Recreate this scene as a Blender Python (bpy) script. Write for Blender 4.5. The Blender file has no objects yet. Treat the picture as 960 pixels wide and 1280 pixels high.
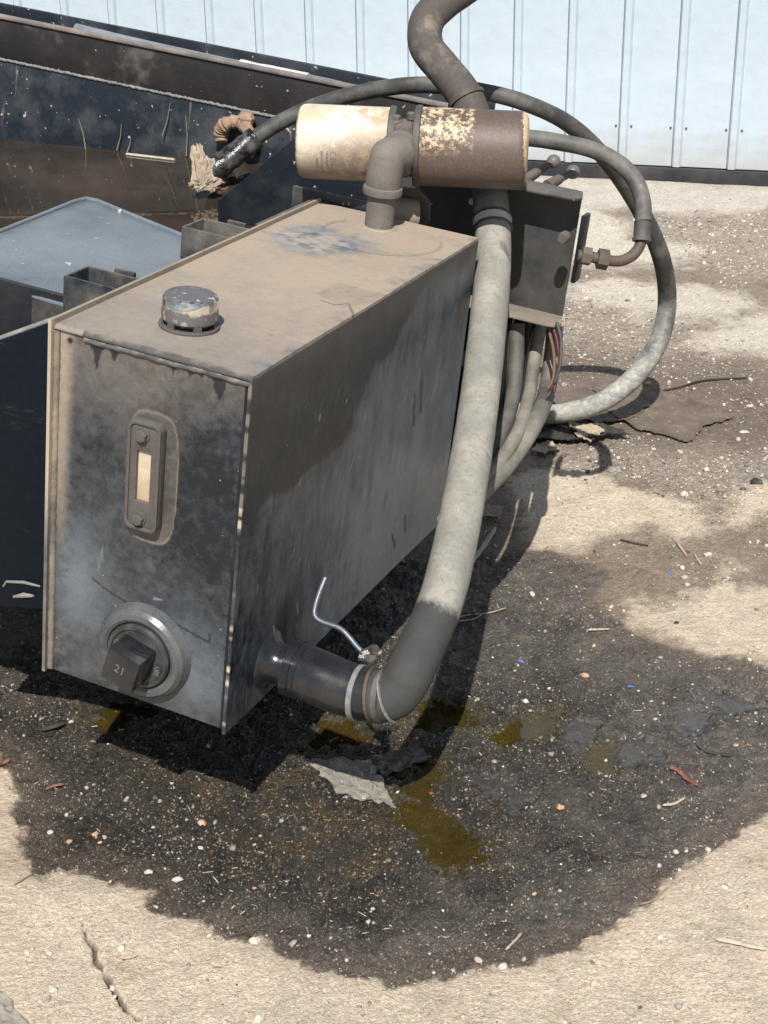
import bpy, bmesh, math, random
import numpy as np
from mathutils import Matrix, Vector
random.seed(7); rng = np.random.default_rng(7)
R = math.radians
scn = bpy.context.scene
col = scn.collection

# ------------------------------------------------------------------ camera
CAMH = 1.51
FOC = 2000.0                                   # focal length in photo pixels (960 wide)
CW = np.array([[0.99985846, 0., 0.01682454], [-0.00728914, 0.90127637, 0.43318329], [-0.01516356, -0.43324462, 0.9011488]])
cd = bpy.data.cameras.new('camera'); cam = bpy.data.objects.new('camera', cd); col.objects.link(cam)
cd.sensor_fit = 'HORIZONTAL'; cd.sensor_width = 36; cd.lens = FOC / 960 * 36
cd.clip_start = .05; cd.clip_end = 500
m = Matrix.Identity(4)
for i in range(3):
    m[i][0] = CW[i, 0]; m[i][1] = CW[i, 2]; m[i][2] = -CW[i, 1]
m[2][3] = CAMH
cam.matrix_world = m
scn.camera = cam

# ------------------------------------------------------------------ sun and sky
SUN_AZ, SUN_EL = 4.0, 51.0                    # travel azimuth (from +y towards +x), elevation
s_to = Vector((-math.sin(R(SUN_AZ)) * math.cos(R(SUN_EL)), -math.cos(R(SUN_AZ)) * math.cos(R(SUN_EL)), math.sin(R(SUN_EL))))
sd = bpy.data.lights.new('sun', 'SUN'); sun = bpy.data.objects.new('sun', sd); col.objects.link(sun)
sd.energy = 5.0; sd.angle = R(.5); sd.color = (1, .96, .90)
sun.rotation_euler = s_to.to_track_quat('Z', 'Y').to_euler(); sun.location = (0, 0, 5)
w = bpy.data.worlds.new('World'); scn.world = w; w.use_nodes = True
nt = w.node_tree; bg = nt.nodes['Background']
sky = nt.nodes.new('ShaderNodeTexSky'); sky.sky_type = 'NISHITA'; sky.sun_disc = False
sky.sun_elevation = R(SUN_EL); sky.sun_rotation = R(180 + SUN_AZ)
sky.air_density = 1.0; sky.dust_density = 1.5; sky.ozone_density = 1.0
nt.links.new(sky.outputs[0], bg.inputs[0]); bg.inputs[1].default_value = .075
scn.view_settings.view_transform = 'Standard'; scn.view_settings.look = 'None'
scn.view_settings.exposure = 0.28; scn.view_settings.gamma = 1

# ------------------------------------------------------------------ geometry helpers
def ray(px, py): return CW @ np.array([(px - 480) / FOC, 1, -(py - 640) / FOC])
def G(px, py, z=0.):                            # the ground point seen at a spot of the photograph
    d = ray(px, py); return np.array([0, 0, CAMH]) + d * ((z - CAMH) / d[2])
def W3(px, py, dep): return np.array([0, 0, CAMH]) + ray(px, py) * dep
TM = np.array([[0.90518114, 0.40666156, 0.12358591], [-0.40919076, 0.91243324, -0.00533855], [-0.11493488, -0.04573786, 0.99231952]])
TO = np.array([-0.50571184, 2.03625178, 0.28284947])
def TW(p): return TO + TM @ np.array(p, float)   # tank frame -> world
def L(px, py, ax, v):                           # spot of the photograph on a plane of the tank frame
    o = TM.T @ (np.array([0, 0, CAMH]) - TO); dd = TM.T @ ray(px, py); t = (v - o[ax]) / dd[ax]; return o + t * dd
TMAT = Matrix([[*TM[0], TO[0]], [*TM[1], TO[1]], [*TM[2], TO[2]], [0, 0, 0, 1]])
TWID, TLEN, THGT = .3034, .821, .54

# noise
_p = np.random.default_rng(3).permutation(4096); _g = np.random.default_rng(4).uniform(0, 2 * np.pi, 4096)
def perlin(x, y, seed=0):
    xi = np.floor(x).astype(np.int64); yi = np.floor(y).astype(np.int64); xf = x - xi; yf = y - yi
    u = xf * xf * xf * (xf * (xf * 6 - 15) + 10); v = yf * yf * yf * (yf * (yf * 6 - 15) + 10)
    def gr(ix, iy, dx, dy):
        a = _g[_p[(_p[(ix + seed * 57) & 4095] + iy) & 4095]]; return np.cos(a) * dx + np.sin(a) * dy
    a = gr(xi, yi, xf, yf); b = gr(xi + 1, yi, xf - 1, yf); c = gr(xi, yi + 1, xf, yf - 1); d = gr(xi + 1, yi + 1, xf - 1, yf - 1)
    return (a + (b - a) * u + (c - a) * v + (a - b - c + d) * u * v) * 1.4
def fbm(x, y, sc, octv=4, seed=0, gain=.5):
    r = 0; a = 1; t = 0
    for o in range(octv):
        r = r + a * perlin(x * sc + 13.7 * o, y * sc + 7.1 * o, seed + o); t += a; a *= gain; sc *= 2.03
    return r / t
def sstep(a, b, x): t = np.clip((x - a) / (b - a), 0, 1); return t * t * (3 - 2 * t)
def polysd(x, y, poly):                          # signed distance, negative inside
    poly = np.asarray(poly); d = np.full(x.shape, 1e9); ins = np.zeros(x.shape, bool)
    n = len(poly)
    for i in range(n):
        ax, ay = poly[i]; bx, by = poly[(i + 1) % n]
        ex, ey = bx - ax, by - ay; t = np.clip(((x - ax) * ex + (y - ay) * ey) / (ex * ex + ey * ey + 1e-12), 0, 1)
        d = np.minimum(d, (x - ax - ex * t) ** 2 + (y - ay - ey * t) ** 2)
        c = ((ay > y) != (by > y)) & (x < (bx - ax) * (y - ay) / (by - ay + 1e-12) + ax); ins ^= c
    d = np.sqrt(d); return np.where(ins, -d, d)
def lined(x, y, pl):
    d = np.full(x.shape, 1e9)
    for i in range(len(pl) - 1):
        ax, ay = pl[i]; bx, by = pl[i + 1]; ex, ey = bx - ax, by - ay
        t = np.clip(((x - ax) * ex + (y - ay) * ey) / (ex * ex + ey * ey + 1e-12), 0, 1)
        d = np.minimum(d, (x - ax - ex * t) ** 2 + (y - ay - ey * t) ** 2)
    return np.sqrt(d)

def catmull(pts, n=10):
    P = [np.array(p, float) for p in pts]; P = [2 * P[0] - P[1]] + P + [2 * P[-1] - P[-2]]; out = []
    for i in range(1, len(P) - 2):
        for k in range(n):
            t = k / n
            out.append(.5 * ((2 * P[i]) + (-P[i - 1] + P[i + 1]) * t + (2 * P[i - 1] - 5 * P[i] + 4 * P[i + 1] - P[i + 2]) * t * t + (-P[i - 1] + 3 * P[i] - 3 * P[i + 1] + P[i + 2]) * t ** 3))
    out.append(P[-2]); return out

def setp(o, label=None, cat=None, group=None, kind=None):
    if label: o['label'] = label
    if cat: o['category'] = cat
    if group: o['group'] = group
    if kind: o['kind'] = kind
    return o
def thing(name, label, cat, loc=(0, 0, 0), group=None, mat=None):
    o = bpy.data.objects.new(name, None); col.objects.link(o)
    o.matrix_world = mat if mat else Matrix.Translation(Vector(loc)); o.empty_display_size = .05
    return setp(o, label, cat, group)
def chain(o):
    m = o.matrix_basis.copy()
    while o.parent: o = o.parent; m = o.matrix_basis @ m
    return m
class MB:
    def __init__(s): s.v = []; s.f = []; s.uv = {}
    def add(s, vs, fs):
        b = len(s.v); s.v += [tuple(map(float, q)) for q in vs]; s.f += [tuple(b + i for i in f) for f in fs]; return s
    def box(s, lo, hi, fr=None, bev=0):
        bm = bmesh.new(); bmesh.ops.create_cube(bm, size=1)
        lo = np.array(lo, float); hi = np.array(hi, float); c = (lo + hi) / 2; e = hi - lo
        for v in bm.verts: v.co = Vector((v.co.x * e[0] + c[0], v.co.y * e[1] + c[1], v.co.z * e[2] + c[2]))
        if bev: bmesh.ops.bevel(bm, geom=list(bm.edges), offset=bev, segments=2, affect='EDGES', profile=.5)
        vs = [np.array(v.co) for v in bm.verts]
        if fr: vs = [fr(q) for q in vs]
        bm.verts.index_update(); fs = [[v.index for v in f.verts] for f in bm.faces]; bm.free(); return s.add(vs, fs)
    def tube(s, path, rad, seg=20, cap=True, wob=0, flat=1):
        n = len(path); path = [np.array(p, float) for p in path]
        if not hasattr(rad, '__len__'): rad = [rad] * n
        T = []
        for i in range(n):
            t = path[min(i + 1, n - 1)] - path[max(i - 1, 0)]; T.append(t / (np.linalg.norm(t) + 1e-12))
        a = np.array([0, 0, 1.]) if abs(T[0][2]) < .9 else np.array([1., 0, 0])
        u = np.cross(T[0], a); u /= np.linalg.norm(u); vs = []; b = len(s.v); acc = 0
        for i in range(n):
            u = u - T[i] * (u @ T[i]); u /= np.linalg.norm(u); v = np.cross(T[i], u)
            if i: acc += np.linalg.norm(path[i] - path[i - 1])
            for k in range(seg):
                an = 2 * math.pi * k / seg; r = rad[i]
                if wob: r *= 1 + wob * float(perlin(np.array([acc * 25. + 3 * math.cos(an)]), np.array([3 * math.sin(an) + 9.]), 5)[0])
                vs.append(path[i] + u * math.cos(an) * r + v * math.sin(an) * r * flat); s.uv[b + len(vs) - 1] = (k / seg, acc)
        fs = [[i * seg + k, i * seg + (k + 1) % seg, (i + 1) * seg + (k + 1) % seg, (i + 1) * seg + k] for i in range(n - 1) for k in range(seg)]
        if cap: fs += [list(range(seg))[::-1], [(n - 1) * seg + k for k in range(seg)]]
        return s.add(vs, fs)
    def lathe(s, prof, o, ax, seg=40, ref=None):  # prof: (radius, along axis)
        ax = np.array(ax, float); ax /= np.linalg.norm(ax); a = np.array([0, 0, 1.]) if abs(ax[2]) < .9 else np.array([1., 0, 0])
        if ref is not None: a = np.array(ref, float)
        u = np.cross(ax, a); u /= np.linalg.norm(u); v = np.cross(ax, u); o = np.array(o, float); vs = []; b = len(s.v)
        for (r, h) in prof:
            for k in range(seg):
                an = 2 * math.pi * (k + .5) / seg; vs.append(o + ax * h + u * r * math.cos(an) + v * r * math.sin(an)); s.uv[b + len(vs) - 1] = (k / seg, h)
        n = len(prof); fs = [[i * seg + k, i * seg + (k + 1) % seg, (i + 1) * seg + (k + 1) % seg, (i + 1) * seg + k] for i in range(n - 1) for k in range(seg)]
        fs += [list(range(seg))[::-1], [(n - 1) * seg + k for k in range(seg)]]
        return s.add(vs, fs)
    def prism(s, poly, off):                      # flat polygon of 3D points extruded by a vector
        off = np.array(off, float); n = len(poly); vs = [np.array(p, float) for p in poly]; vs += [p + off for p in vs]
        fs = [list(range(n)), list(range(n, 2 * n))[::-1]] + [[i, n + i, n + (i + 1) % n, (i + 1) % n] for i in range(n)]
        return s.add(vs, fs)
    def build(s, name, mat, parent=None, ang=35, bevel=0, upw=False):
        me = bpy.data.meshes.new(name)
        inv = chain(parent).inverted() if parent else Matrix.Identity(4)
        me.from_pydata([inv @ Vector(v) for v in s.v], [], s.f); me.validate()
        bm = bmesh.new(); bm.from_mesh(me); bmesh.ops.recalc_face_normals(bm, faces=bm.faces)
        if upw:
            bm.normal_update()
            bm.faces.ensure_lookup_table()
            if bm.faces[0].normal.z < 0: bmesh.ops.reverse_faces(bm, faces=bm.faces)
        if bevel: bmesh.ops.bevel(bm, geom=[e for e in bm.edges if len(e.link_faces) == 2 and e.calc_face_angle() > .6], offset=bevel, segments=2, affect='EDGES', profile=.5)
        elif s.uv:
            lay = bm.loops.layers.uv.new('UVMap'); bm.verts.ensure_lookup_table()
            for f in bm.faces:
                us = [s.uv.get(l.vert.index, (0, 0))[0] for l in f.loops]; wrap = max(us) - min(us) > .5
                for l in f.loops:
                    u, v = s.uv.get(l.vert.index, (0, 0)); l[lay].uv = (u + 1 if wrap and u < .5 else u, v)
        bm.to_mesh(me); bm.free()
        me.shade_smooth(); me.set_sharp_from_angle(angle=R(ang))
        o = bpy.data.objects.new(name, me); col.objects.link(o); me.materials.append(mat)
        if parent: o.parent = parent
        return o
def fastmesh(name, V, F, mat, parent=None, smooth=True, attrs=None):
    me = bpy.data.meshes.new(name); V = np.asarray(V, np.float32); F = np.asarray(F, np.int32); k = F.shape[1]
    me.vertices.add(len(V)); me.vertices.foreach_set('co', V.ravel())
    me.loops.add(F.size); me.loops.foreach_set('vertex_index', F.ravel())
    me.polygons.add(len(F)); me.polygons.foreach_set('loop_start', np.arange(len(F), dtype=np.int32) * k)
    me.update(calc_edges=True)
    if smooth: me.shade_smooth()
    for nm, arr in (attrs or {}).items():
        arr = np.asarray(arr, np.float32)
        if arr.ndim == 1: a = me.attributes.new(nm, 'FLOAT', 'POINT'); a.data.foreach_set('value', arr)
        else:
            a = me.attributes.new(nm, 'FLOAT_COLOR', 'POINT'); a.data.foreach_set('color', np.c_[arr, np.ones(len(arr))].astype(np.float32).ravel())
    o = bpy.data.objects.new(name, me); col.objects.link(o); me.materials.append(mat)
    if parent: o.parent = parent
    return o

# ------------------------------------------------------------------ materials
class N:
    def __init__(s, name):
        s.m = bpy.data.materials.new(name); s.m.use_nodes = True; s.t = s.m.node_tree; s.b = s.t.nodes['Principled BSDF']; s.co = None
    def n(s, ty, **kw):
        x = s.t.nodes.new(ty)
        for k, v in kw.items(): setattr(x, k, v)
        return x
    def l(s, a, b): s.t.links.new(a, b)
    def inp(s, node, i, v):
        if v is None: return
        if hasattr(v, 'is_output') or isinstance(v, bpy.types.NodeSocket): s.l(v, node.inputs[i])
        else: node.inputs[i].default_value = (*v, 1) if isinstance(v, tuple) and len(v) == 3 and node.inputs[i].type == 'RGBA' else v
    def coord(s, stretch=None, uv=False):
        c = s.n('ShaderNodeTexCoord').outputs['UV' if uv else 'Object']
        if stretch:
            mp = s.n('ShaderNodeMapping'); mp.inputs['Scale'].default_value = stretch; s.l(c, mp.inputs[0]); return mp.outputs[0]
        return c
    def noise(s, sc, det=6, ro=.6, stretch=None, dist=0, uv=False):
        x = s.n('ShaderNodeTexNoise'); s.l(s.coord(stretch, uv), x.inputs['Vector']); x.inputs['Scale'].default_value = sc
        x.inputs['Detail'].default_value = det; x.inputs['Roughness'].default_value = ro; x.inputs['Distortion'].default_value = dist; return x.outputs['Fac']
    def math(s, op, a, b=None, c=None, clamp=False):
        x = s.n('ShaderNodeMath', operation=op, use_clamp=clamp); s.inp(x, 0, a); s.inp(x, 1, b); s.inp(x, 2, c); return x.outputs[0]
    def ramp(s, v, a, b):                         # smooth threshold
        x = s.n('ShaderNodeMapRange', interpolation_type='SMOOTHSTEP'); s.inp(x, 0, v); x.inputs[1].default_value = a; x.inputs[2].default_value = b; return x.outputs[0]
    def mix(s, f, a, b):
        x = s.n('ShaderNodeMix', data_type='RGBA'); s.inp(x, 0, f); s.inp(x, 6, a); s.inp(x, 7, b); return x.outputs[2]
    def attr(s, nm, colr=False):
        x = s.n('ShaderNodeAttribute', attribute_name=nm); return x.outputs['Color' if colr else 'Fac']
    def up(s):
        g = s.n('ShaderNodeNewGeometry'); x = s.n('ShaderNodeSeparateXYZ'); s.l(g.outputs['Normal'], x.inputs[0]); return x.outputs[2]
    def bump(s, h, st, d=.002):
        x = s.n('ShaderNodeBump'); x.inputs['Strength'].default_value = st; x.inputs['Distance'].default_value = d; s.l(h, x.inputs['Height']); s.l(x.outputs[0], s.b.inputs['Normal'])
    def var(s, c, h, k):                          # multiply colour by 1 +- k
        x = s.n('ShaderNodeMix', data_type='RGBA', blend_type='MULTIPLY'); x.inputs[0].default_value = 1; s.inp(x, 6, c)
        v = s.math('MULTIPLY_ADD', h, 2 * k, 1 - k); y = s.n('ShaderNodeCombineColor')
        for i in range(3): s.l(v, y.inputs[i])
        s.l(y.outputs[0], x.inputs[7]); return x.outputs[2]
def grimy(name, paint, dust=(.36, .30, .23), amt=.35, con=1.6, sc=9, rough=.35, rdust=.85, up=0., metal=0., bump=.25, bsc=120, spots=None, stretch=None, streak=None, third=None, spec=.5):
    k = N(name); n1 = k.noise(sc, 8, .65, stretch); f = k.math('MULTIPLY_ADD', n1, con, amt - con * .5)
    if up: f = k.math('MULTIPLY_ADD', k.up(), up, f)
    f = k.math('ADD', f, 0, clamp=True)
    fine = k.noise(bsc, 4, .7); grain = k.noise(bsc * 3.1, 3, .7)
    c = k.mix(f, paint, dust)
    if third: c = k.mix(k.ramp(k.noise(sc * .7 + 1.3, 7, .6), third[1], third[1] + .15), c, third[0])
    if streak: c = k.mix(k.ramp(k.noise(30, 5, .6, streak[1]), streak[2], streak[2] + .12), c, streak[0])
    if spots: c = k.mix(k.ramp(k.noise(spots[1], 3, .5), spots[2], spots[2] + .04), c, spots[0])
    c = k.var(c, grain, .35); k.l(c, k.b.inputs['Base Color'])
    r = k.math('MULTIPLY_ADD', f, rdust - rough, rough); r = k.math('MULTIPLY_ADD', fine, .25, k.math('SUBTRACT', r, .12), clamp=True); k.l(r, k.b.inputs['Roughness'])
    k.b.inputs['Metallic'].default_value = metal; k.b.inputs['Specular IOR Level'].default_value = spec
    k.bump(k.math('ADD', fine, k.math('MULTIPLY', n1, 1.5)), bump, .0015); return k.m
TAN = (.335, .272, .205)
BLACK = (.013, .018, .026)
M = {}
M['black'] = grimy('black_paint', (.009, .012, .017), (.085, .085, .085), .04, 1.0, 9, .38, .8, bump=.2, spec=.3, spots=((.3, .27, .23), 95, .70))
M['blackdust'] = grimy('black_paint_dusty', BLACK, (.21, .18, .145), .12, 1.9, 9, .36, .9, up=.30, bump=.3, spots=((.4, .36, .3), 80, .70))
M['pocket'] = grimy('pocket_paint', (.010, .015, .022), (.22, .19, .15), .14, 1.7, 14, .32, .9, up=.3, bump=.3)
M['beam'] = grimy('beam_paint', (.010, .0145, .021), (.10, .108, .115), .07, 1.5, 11, .38, .85, bump=.35, spots=((.38, .35, .3), 70, .69), streak=((.22, .20, .17), (1, 1, .16), .66), third=((.045, .028, .018), .62))
M['beamrust'] = grimy('beam_paint_rusty', (.02, .018, .018), (.05, .038, .031), .10, 1.7, 9, .45, .9, bump=.4, spots=((.4, .3, .2), 60, .69), third=((.10, .09, .08), .57), streak=((.16, .13, .10), (1, 1, .2), .66), spec=.35)
M['ledge'] = grimy('weld_and_ledge', (.07, .08, .085), (.30, .29, .27), .5, 1.8, 30, .6, .9, bump=.8, bsc=220)
M['deck'] = grimy('deck_black_sky_tint', (.07, .085, .10), (.185, .215, .245), .55, 1.7, 5, .2, .5, bump=.12, bsc=60, spots=((.5, .5, .5), 60, .70))  # dusty black paint, its blue sky reflection mixed into the colour
M['dustmetal'] = grimy('dust_coated_cast_metal', (.045, .04, .037), (.165, .135, .112), .48, 1.2, 14, .55, .9, up=.25, bump=.4)
M['pipe'] = grimy('pipe_grey_brown', (.075, .068, .062), (.21, .185, .16), .45, 1.2, 18, .6, .92, up=.2, bump=.3, third=((.06, .052, .048), .60))
M['pvc'] = grimy('glossy_black_pipe', (.010, .012, .015), (.10, .09, .08), .08, .9, 12, .16, .7, bump=.1)
M['gauge'] = grimy('gauge_frame_grey', (.045, .042, .04), (.12, .106, .096), .5, 1., 25, .5, .85, up=.2, bump=.25)
M['brass'] = grimy('oily_white_band', (.10, .10, .10), (.27, .265, .25), .45, 1.6, 60, .4, .8, bump=.5)
M['steelclamp'] = grimy('clamp_band_lit', (.50, .49, .46), (.62, .58, .50), .5, 1., 50, .4, .8, metal=.1, bump=.3)  # band colour raised to look sunlit where it lies in shadow
M['darkclamp'] = grimy('dark_clamp', (.04, .03, .027), (.16, .11, .08), .4, 1.4, 40, .5, .9, bump=.4)
M['rust'] = grimy('rusty_iron', (.12, .07, .045), (.42, .30, .20), .55, 2.0, 30, .8, .95, bump=1.0, bsc=90)
M['rubber'] = grimy('black_rubber', (.022, .022, .022), (.15, .14, .125), .33, 1.4, 22, .45, .9, up=.25, bump=.3)
M['rubberwire'] = grimy('worn_black_hose', (.035, .036, .036), (.20, .19, .17), .35, 1.7, 26, .5, .9, up=.15, bump=.4, streak=((.3, .28, .24), (1, 1, 1), .63))
M['chromewire'] = grimy('bent_steel_wire', (.16, .19, .23), (.12, .12, .12), .5, 1., 40, .35, .6, metal=.6, bump=.2)
M['plastic_blue'] = grimy('blue_plastic', (.04, .16, .5), (.2, .22, .3), .2, 1., 40, .35, .7, bump=.3)
M['paper'] = grimy('dirty_cloth', (.42, .35, .26), (.20, .15, .10), .4, 2., 35, .8, .95, bump=.6)
M['redcable'] = grimy('red_cable', (.10, .018, .018), (.12, .09, .08), .25, 1., 30, .4, .8)
M['yelcable'] = grimy('ochre_cable', (.14, .075, .035), (.15, .11, .08), .25, 1., 30, .5, .8)
M['felt'] = grimy('roofing_felt', (.07, .054, .042), (.20, .155, .115), .45, 2.2, 16, .85, .95, bump=.7, spots=((.45, .4, .33), 120, .68))
M['feltpale'] = grimy('felt_pale_side', (.30, .24, .17), (.42, .35, .26), .5, 1.2, 20, .9, .95, bump=.5)
M['wood'] = grimy('dry_wood', (.30, .22, .15), (.48, .40, .30), .5, 1.4, 60, .8, .95, bump=.7)
M['redwood'] = grimy('red_brown_bark', (.14, .045, .03), (.22, .10, .07), .4, 1.4, 60, .6, .9, bump=.7)
M['darkbark'] = grimy('dark_bark', (.018, .015, .013), (.06, .05, .04), .4, 1.4, 60, .6, .9, bump=.7)
M['palestick'] = grimy('pale_stick', (.5, .46, .38), (.3, .26, .2), .35, 1.8, 60, .8, .95, bump=.6)
M['straw'] = grimy('dry_straw', (.26, .20, .13), (.18, .14, .10), .4, 1., 60, .7, .9)
M['tube'] = grimy('dull_blue_tube', (.09, .12, .16), (.30, .31, .31), .4, 1.4, 25, .25, .6, bump=.2)
M['tape'] = grimy('white_tape', (.62, .62, .6), (.42, .40, .36), .35, 1.4, 40, .5, .8, bump=.4)
M['wallblack'] = grimy('black_base_strip', (.012, .015, .020), (.10, .09, .08), .15, 1.4, 6, .45, .9, bump=.4)
M['glyph'] = grimy('raised_letters', (.06, .065, .07), (.2, .19, .17), .5, 1., 60, .4, .7)
M['ink'] = grimy('printed_ink', (.13, .10, .085), (.30, .25, .20), .35, 1.8, 90, .7, .9)
M['orange'] = grimy('orange_stone', (.42, .20, .09), (.55, .38, .25), .4, 1.4, 60, .6, .9)
M['pale'] = grimy('pale_stone', (.45, .41, .34), (.6, .56, .48), .5, 1.4, 60, .7, .9, bump=.5)
M['grey'] = grimy('grey_stone', (.20, .19, .18), (.36, .33, .30), .5, 1.4, 60, .7, .9, bump=.5)
M['dark'] = grimy('dark_stone', (.02, .018, .016), (.06, .05, .045), .5, 1.4, 60, .35, .7, bump=.5)
M['pink'] = grimy('pink_stone', (.42, .28, .22), (.5, .4, .34), .5, 1.4, 60, .6, .9, bump=.5)

# ------------------------------------------------------------------ ground
def GP(pts): return [tuple(G(*p)[:2]) for p in pts]
stain = GP([(22, 975), (20, 1010), (28, 1040), (35, 1060), (37, 1085), (60, 1095), (100, 1088), (118, 1102), (165, 1110), (192, 1116), (188, 1135), (215, 1150), (250, 1156), (285, 1178), (330, 1176), (350, 1197), (400, 1215), (450, 1226), (500, 1228), (545, 1225), (590, 1212), (640, 1205), (690, 1190), (740, 1168), (790, 1145), (805, 1125), (820, 1102), (850, 1085), (890, 1065), (930, 1032), (975, 1004), (1100, 930), (1100, 850), (960, 836), (930, 825), (880, 822), (840, 812), (800, 800), (772, 780), (742, 762), (740, 735), (760, 720), (720, 700), (680, 688), (640, 692), (610, 690), (560, 700), (470, 700), (300, 760), (60, 800), (-100, 830), (-60, 900), (5, 950)])
light = [GP(p) for p in (
    [(655, 690), (640, 650), (650, 610), (668, 588), (700, 585), (760, 600), (830, 620), (868, 642), (880, 668), (850, 682), (800, 667), (740, 664), (702, 688)],
    [(780, 782), (800, 762), (850, 752), (882, 735), (905, 712), (925, 735), (960, 740), (1100, 740), (1100, 850), (960, 838), (930, 825), (880, 820), (840, 811)],
    [(915, 640), (930, 618), (960, 612), (1100, 600), (1100, 640), (960, 645), (930, 652)],
    [(660, 750), (640, 742), (600, 745), (610, 730), (650, 722), (690, 735)])]
pale = [GP(p) for p in (
    [(705, 352), (760, 350), (830, 356), (905, 365), (950, 383), (905, 398), (868, 405), (800, 396), (700, 372)],
    [(862, 428), (885, 408), (930, 398), (1000, 385), (1100, 400), (1100, 440), (960, 446), (900, 440)],
    [(715, 268), (760, 272), (800, 300), (870, 312), (850, 335), (720, 330), (690, 300)])]
farconc = GP([(300, 180), (300, 300), (650, 290), (730, 268), (790, 262), (880, 275), (960, 262), (1300, 262), (1300, 180)])
gravelz = [GP(p) for p in ([(690, 580), (690, 560), (760, 545), (830, 570), (930, 560), (1100, 560), (1100, 615), (960, 612), (880, 640), (830, 618), (760, 600)],
                           [(680, 372), (740, 378), (860, 404), (900, 455), (830, 470), (700, 450), (670, 400)],
                           [(760, 280), (860, 270), (960, 268), (1100, 268), (1100, 350), (940, 350), (880, 330), (840, 312)])]
crack = GP([(104, 1155), (108, 1175), (118, 1190), (119, 1205), (131, 1222), (140, 1240), (148, 1252), (160, 1268), (172, 1282)])
pud = [GP(p) for p in (
    [(520, 900), (530, 878), (550, 868), (580, 876), (602, 888), (592, 903), (560, 910), (530, 912)],
    [(612, 920), (640, 900), (662, 888), (698, 888), (700, 924), (672, 920), (640, 927)],
    [(380, 935), (400, 892), (440, 895), (462, 915), (450, 930), (410, 936)],
    [(492, 1000), (530, 1005), (565, 1030), (606, 1053), (560, 1082), (540, 1072), (515, 1040), (488, 1015)],
    [(105, 905), (118, 880), (190, 866), (215, 880), (168, 908), (130, 915)],
    [(724, 952), (745, 926), (772, 924), (762, 960), (736, 960)],
    [(500, 985), (515, 940), (545, 930), (560, 960), (530, 1000)])]
sheen = [GP(p) for p in (
    [(790, 925), (838, 895), (880, 862), (925, 868), (955, 882), (950, 897), (872, 912), (852, 930)],
    [(690, 905), (725, 900), (760, 915), (800, 925), (850, 935), (845, 955), (800, 950), (790, 975), (750, 975), (725, 945), (695, 925)],
    [(590, 962), (625, 968), (662, 1000), (650, 1014), (604, 1002), (585, 975)])]
def inm(x, y, polys, soft, warp=0.):
    r = np.zeros(x.shape)
    for p in (polys if isinstance(polys[0], list) else [polys]):
        a = np.array(p); lo = a.min(0) - .2; hi = a.max(0) + .2; k = (x > lo[0]) & (x < hi[0]) & (y > lo[1]) & (y < hi[1])
        if not k.any(): continue
        sdv = polysd(x[k], y[k], p)
        if warp is not 0.: sdv = sdv + warp[k]
        r[k] = np.maximum(r[k], 1 - sstep(-soft, soft, sdv))
    return r
def ground_fields(x, y):
    near = sstep(7, 4, y)
    wA = fbm(x, y, 22, 5, 3, .62) * .035; wB = fbm(x, y, 6, 5, 9, .6) * .12
    st = inm(x, y, stain, .010, wA * .9); sand = inm(x, y, light, .035, wB * .8 + wA * 1.2)
    pl = .85 * inm(x, y, pale, .07, wB * .9 + wA * 2); fc = inm(x, y, farconc, .06, wB * 1.3); gv = inm(x, y, gravelz, .06, wB)
    pu = inm(x, y, pud, .020, wA * .9); sh = inm(x, y, sheen, .022, wA * 1.6) * (1 - pu) * sstep(-.35, .1, fbm(x, y, 12, 4, 77))
    front = sstep(2.32, 2.2, y + x * .15 + wB)       # bare sandy concrete in the foreground
    leftp = inm(x, y, GP([(-200, 930), (-10, 950), (22, 975), (25, 1040), (-20, 1060), (-300, 1080)]), .01, wA)
    sand = np.maximum(sand, np.maximum(front, leftp) * (1 - st)); sand = np.maximum(sand * (1 - st), 0)
    cr = lined(x + wA * .12, y + wA * .12, crack); ck = sstep(.0038, .0008, cr + .010 * np.clip(fbm(x, y, 26, 3, 31) + .02, -.15, 1))
    return dict(st=st, sand=sand, pl=pl, fc=fc, gv=gv, pu=pu, sh=sh, ck=ck, near=near)
def ground_h(x, y, Fd):
    h = .012 * fbm(x, y, 1.7, 3, 21)
    h += (.012 * fbm(x, y, 9, 4, 23, .55) + .008 * fbm(x, y, 24, 3, 25, .6)) * Fd['st'] * (1 - Fd['sh'])
    rough = .3 + .8 * Fd['st'] + .9 * Fd['gv'] + .5 * (1 - Fd['sand']) * (1 - Fd['fc'])
    rough = rough * (1 - .85 * Fd['sh']); h += rough * .0045 * fbm(x, y, 38, 4, 27, .6) + rough * .0026 * fbm(x, y, 150, 2, 29)
    h += .004 * Fd['sand'] * (1 - Fd['st']) * (1 - sstep(3, 4, y)) + .008 * Fd['pl'] + .006 * Fd['fc']
    h -= .0095 * Fd['pu'] + .012 * Fd['ck']
    h -= .002 * Fd['sh']
    return h
def lerp(a, b, t): return a + (b - a) * t[:, None]
nr, nc = 900, 560
ys = np.concatenate([[-40, -8, -1, .6, 1.0, 1.25], np.exp(np.linspace(math.log(1.42), math.log(6.9), nr)), [7.2, 8, 10, 15, 30, 80, 200]])
ts = np.concatenate([[-400, -60, -12, -4, -2, -1.3], np.linspace(-1, 1, nc), [1.3, 2, 4, 12, 60, 400]])
YY, TT = np.meshgrid(ys, ts, indexing='ij'); XX = TT * (np.clip(YY, 1.4, 7.5) * .262 + .06)
gx = XX.ravel(); gy = YY.ravel(); Fd = ground_fields(gx, gy)
gz = ground_h(gx, gy, Fd)
n1 = fbm(gx, gy, 5, 5, 41, .6); n2 = fbm(gx, gy, 45, 4, 43, .65); n3 = fbm(gx, gy, 220, 2, 47); n4 = fbm(gx, gy, 14, 5, 53, .6)
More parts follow.
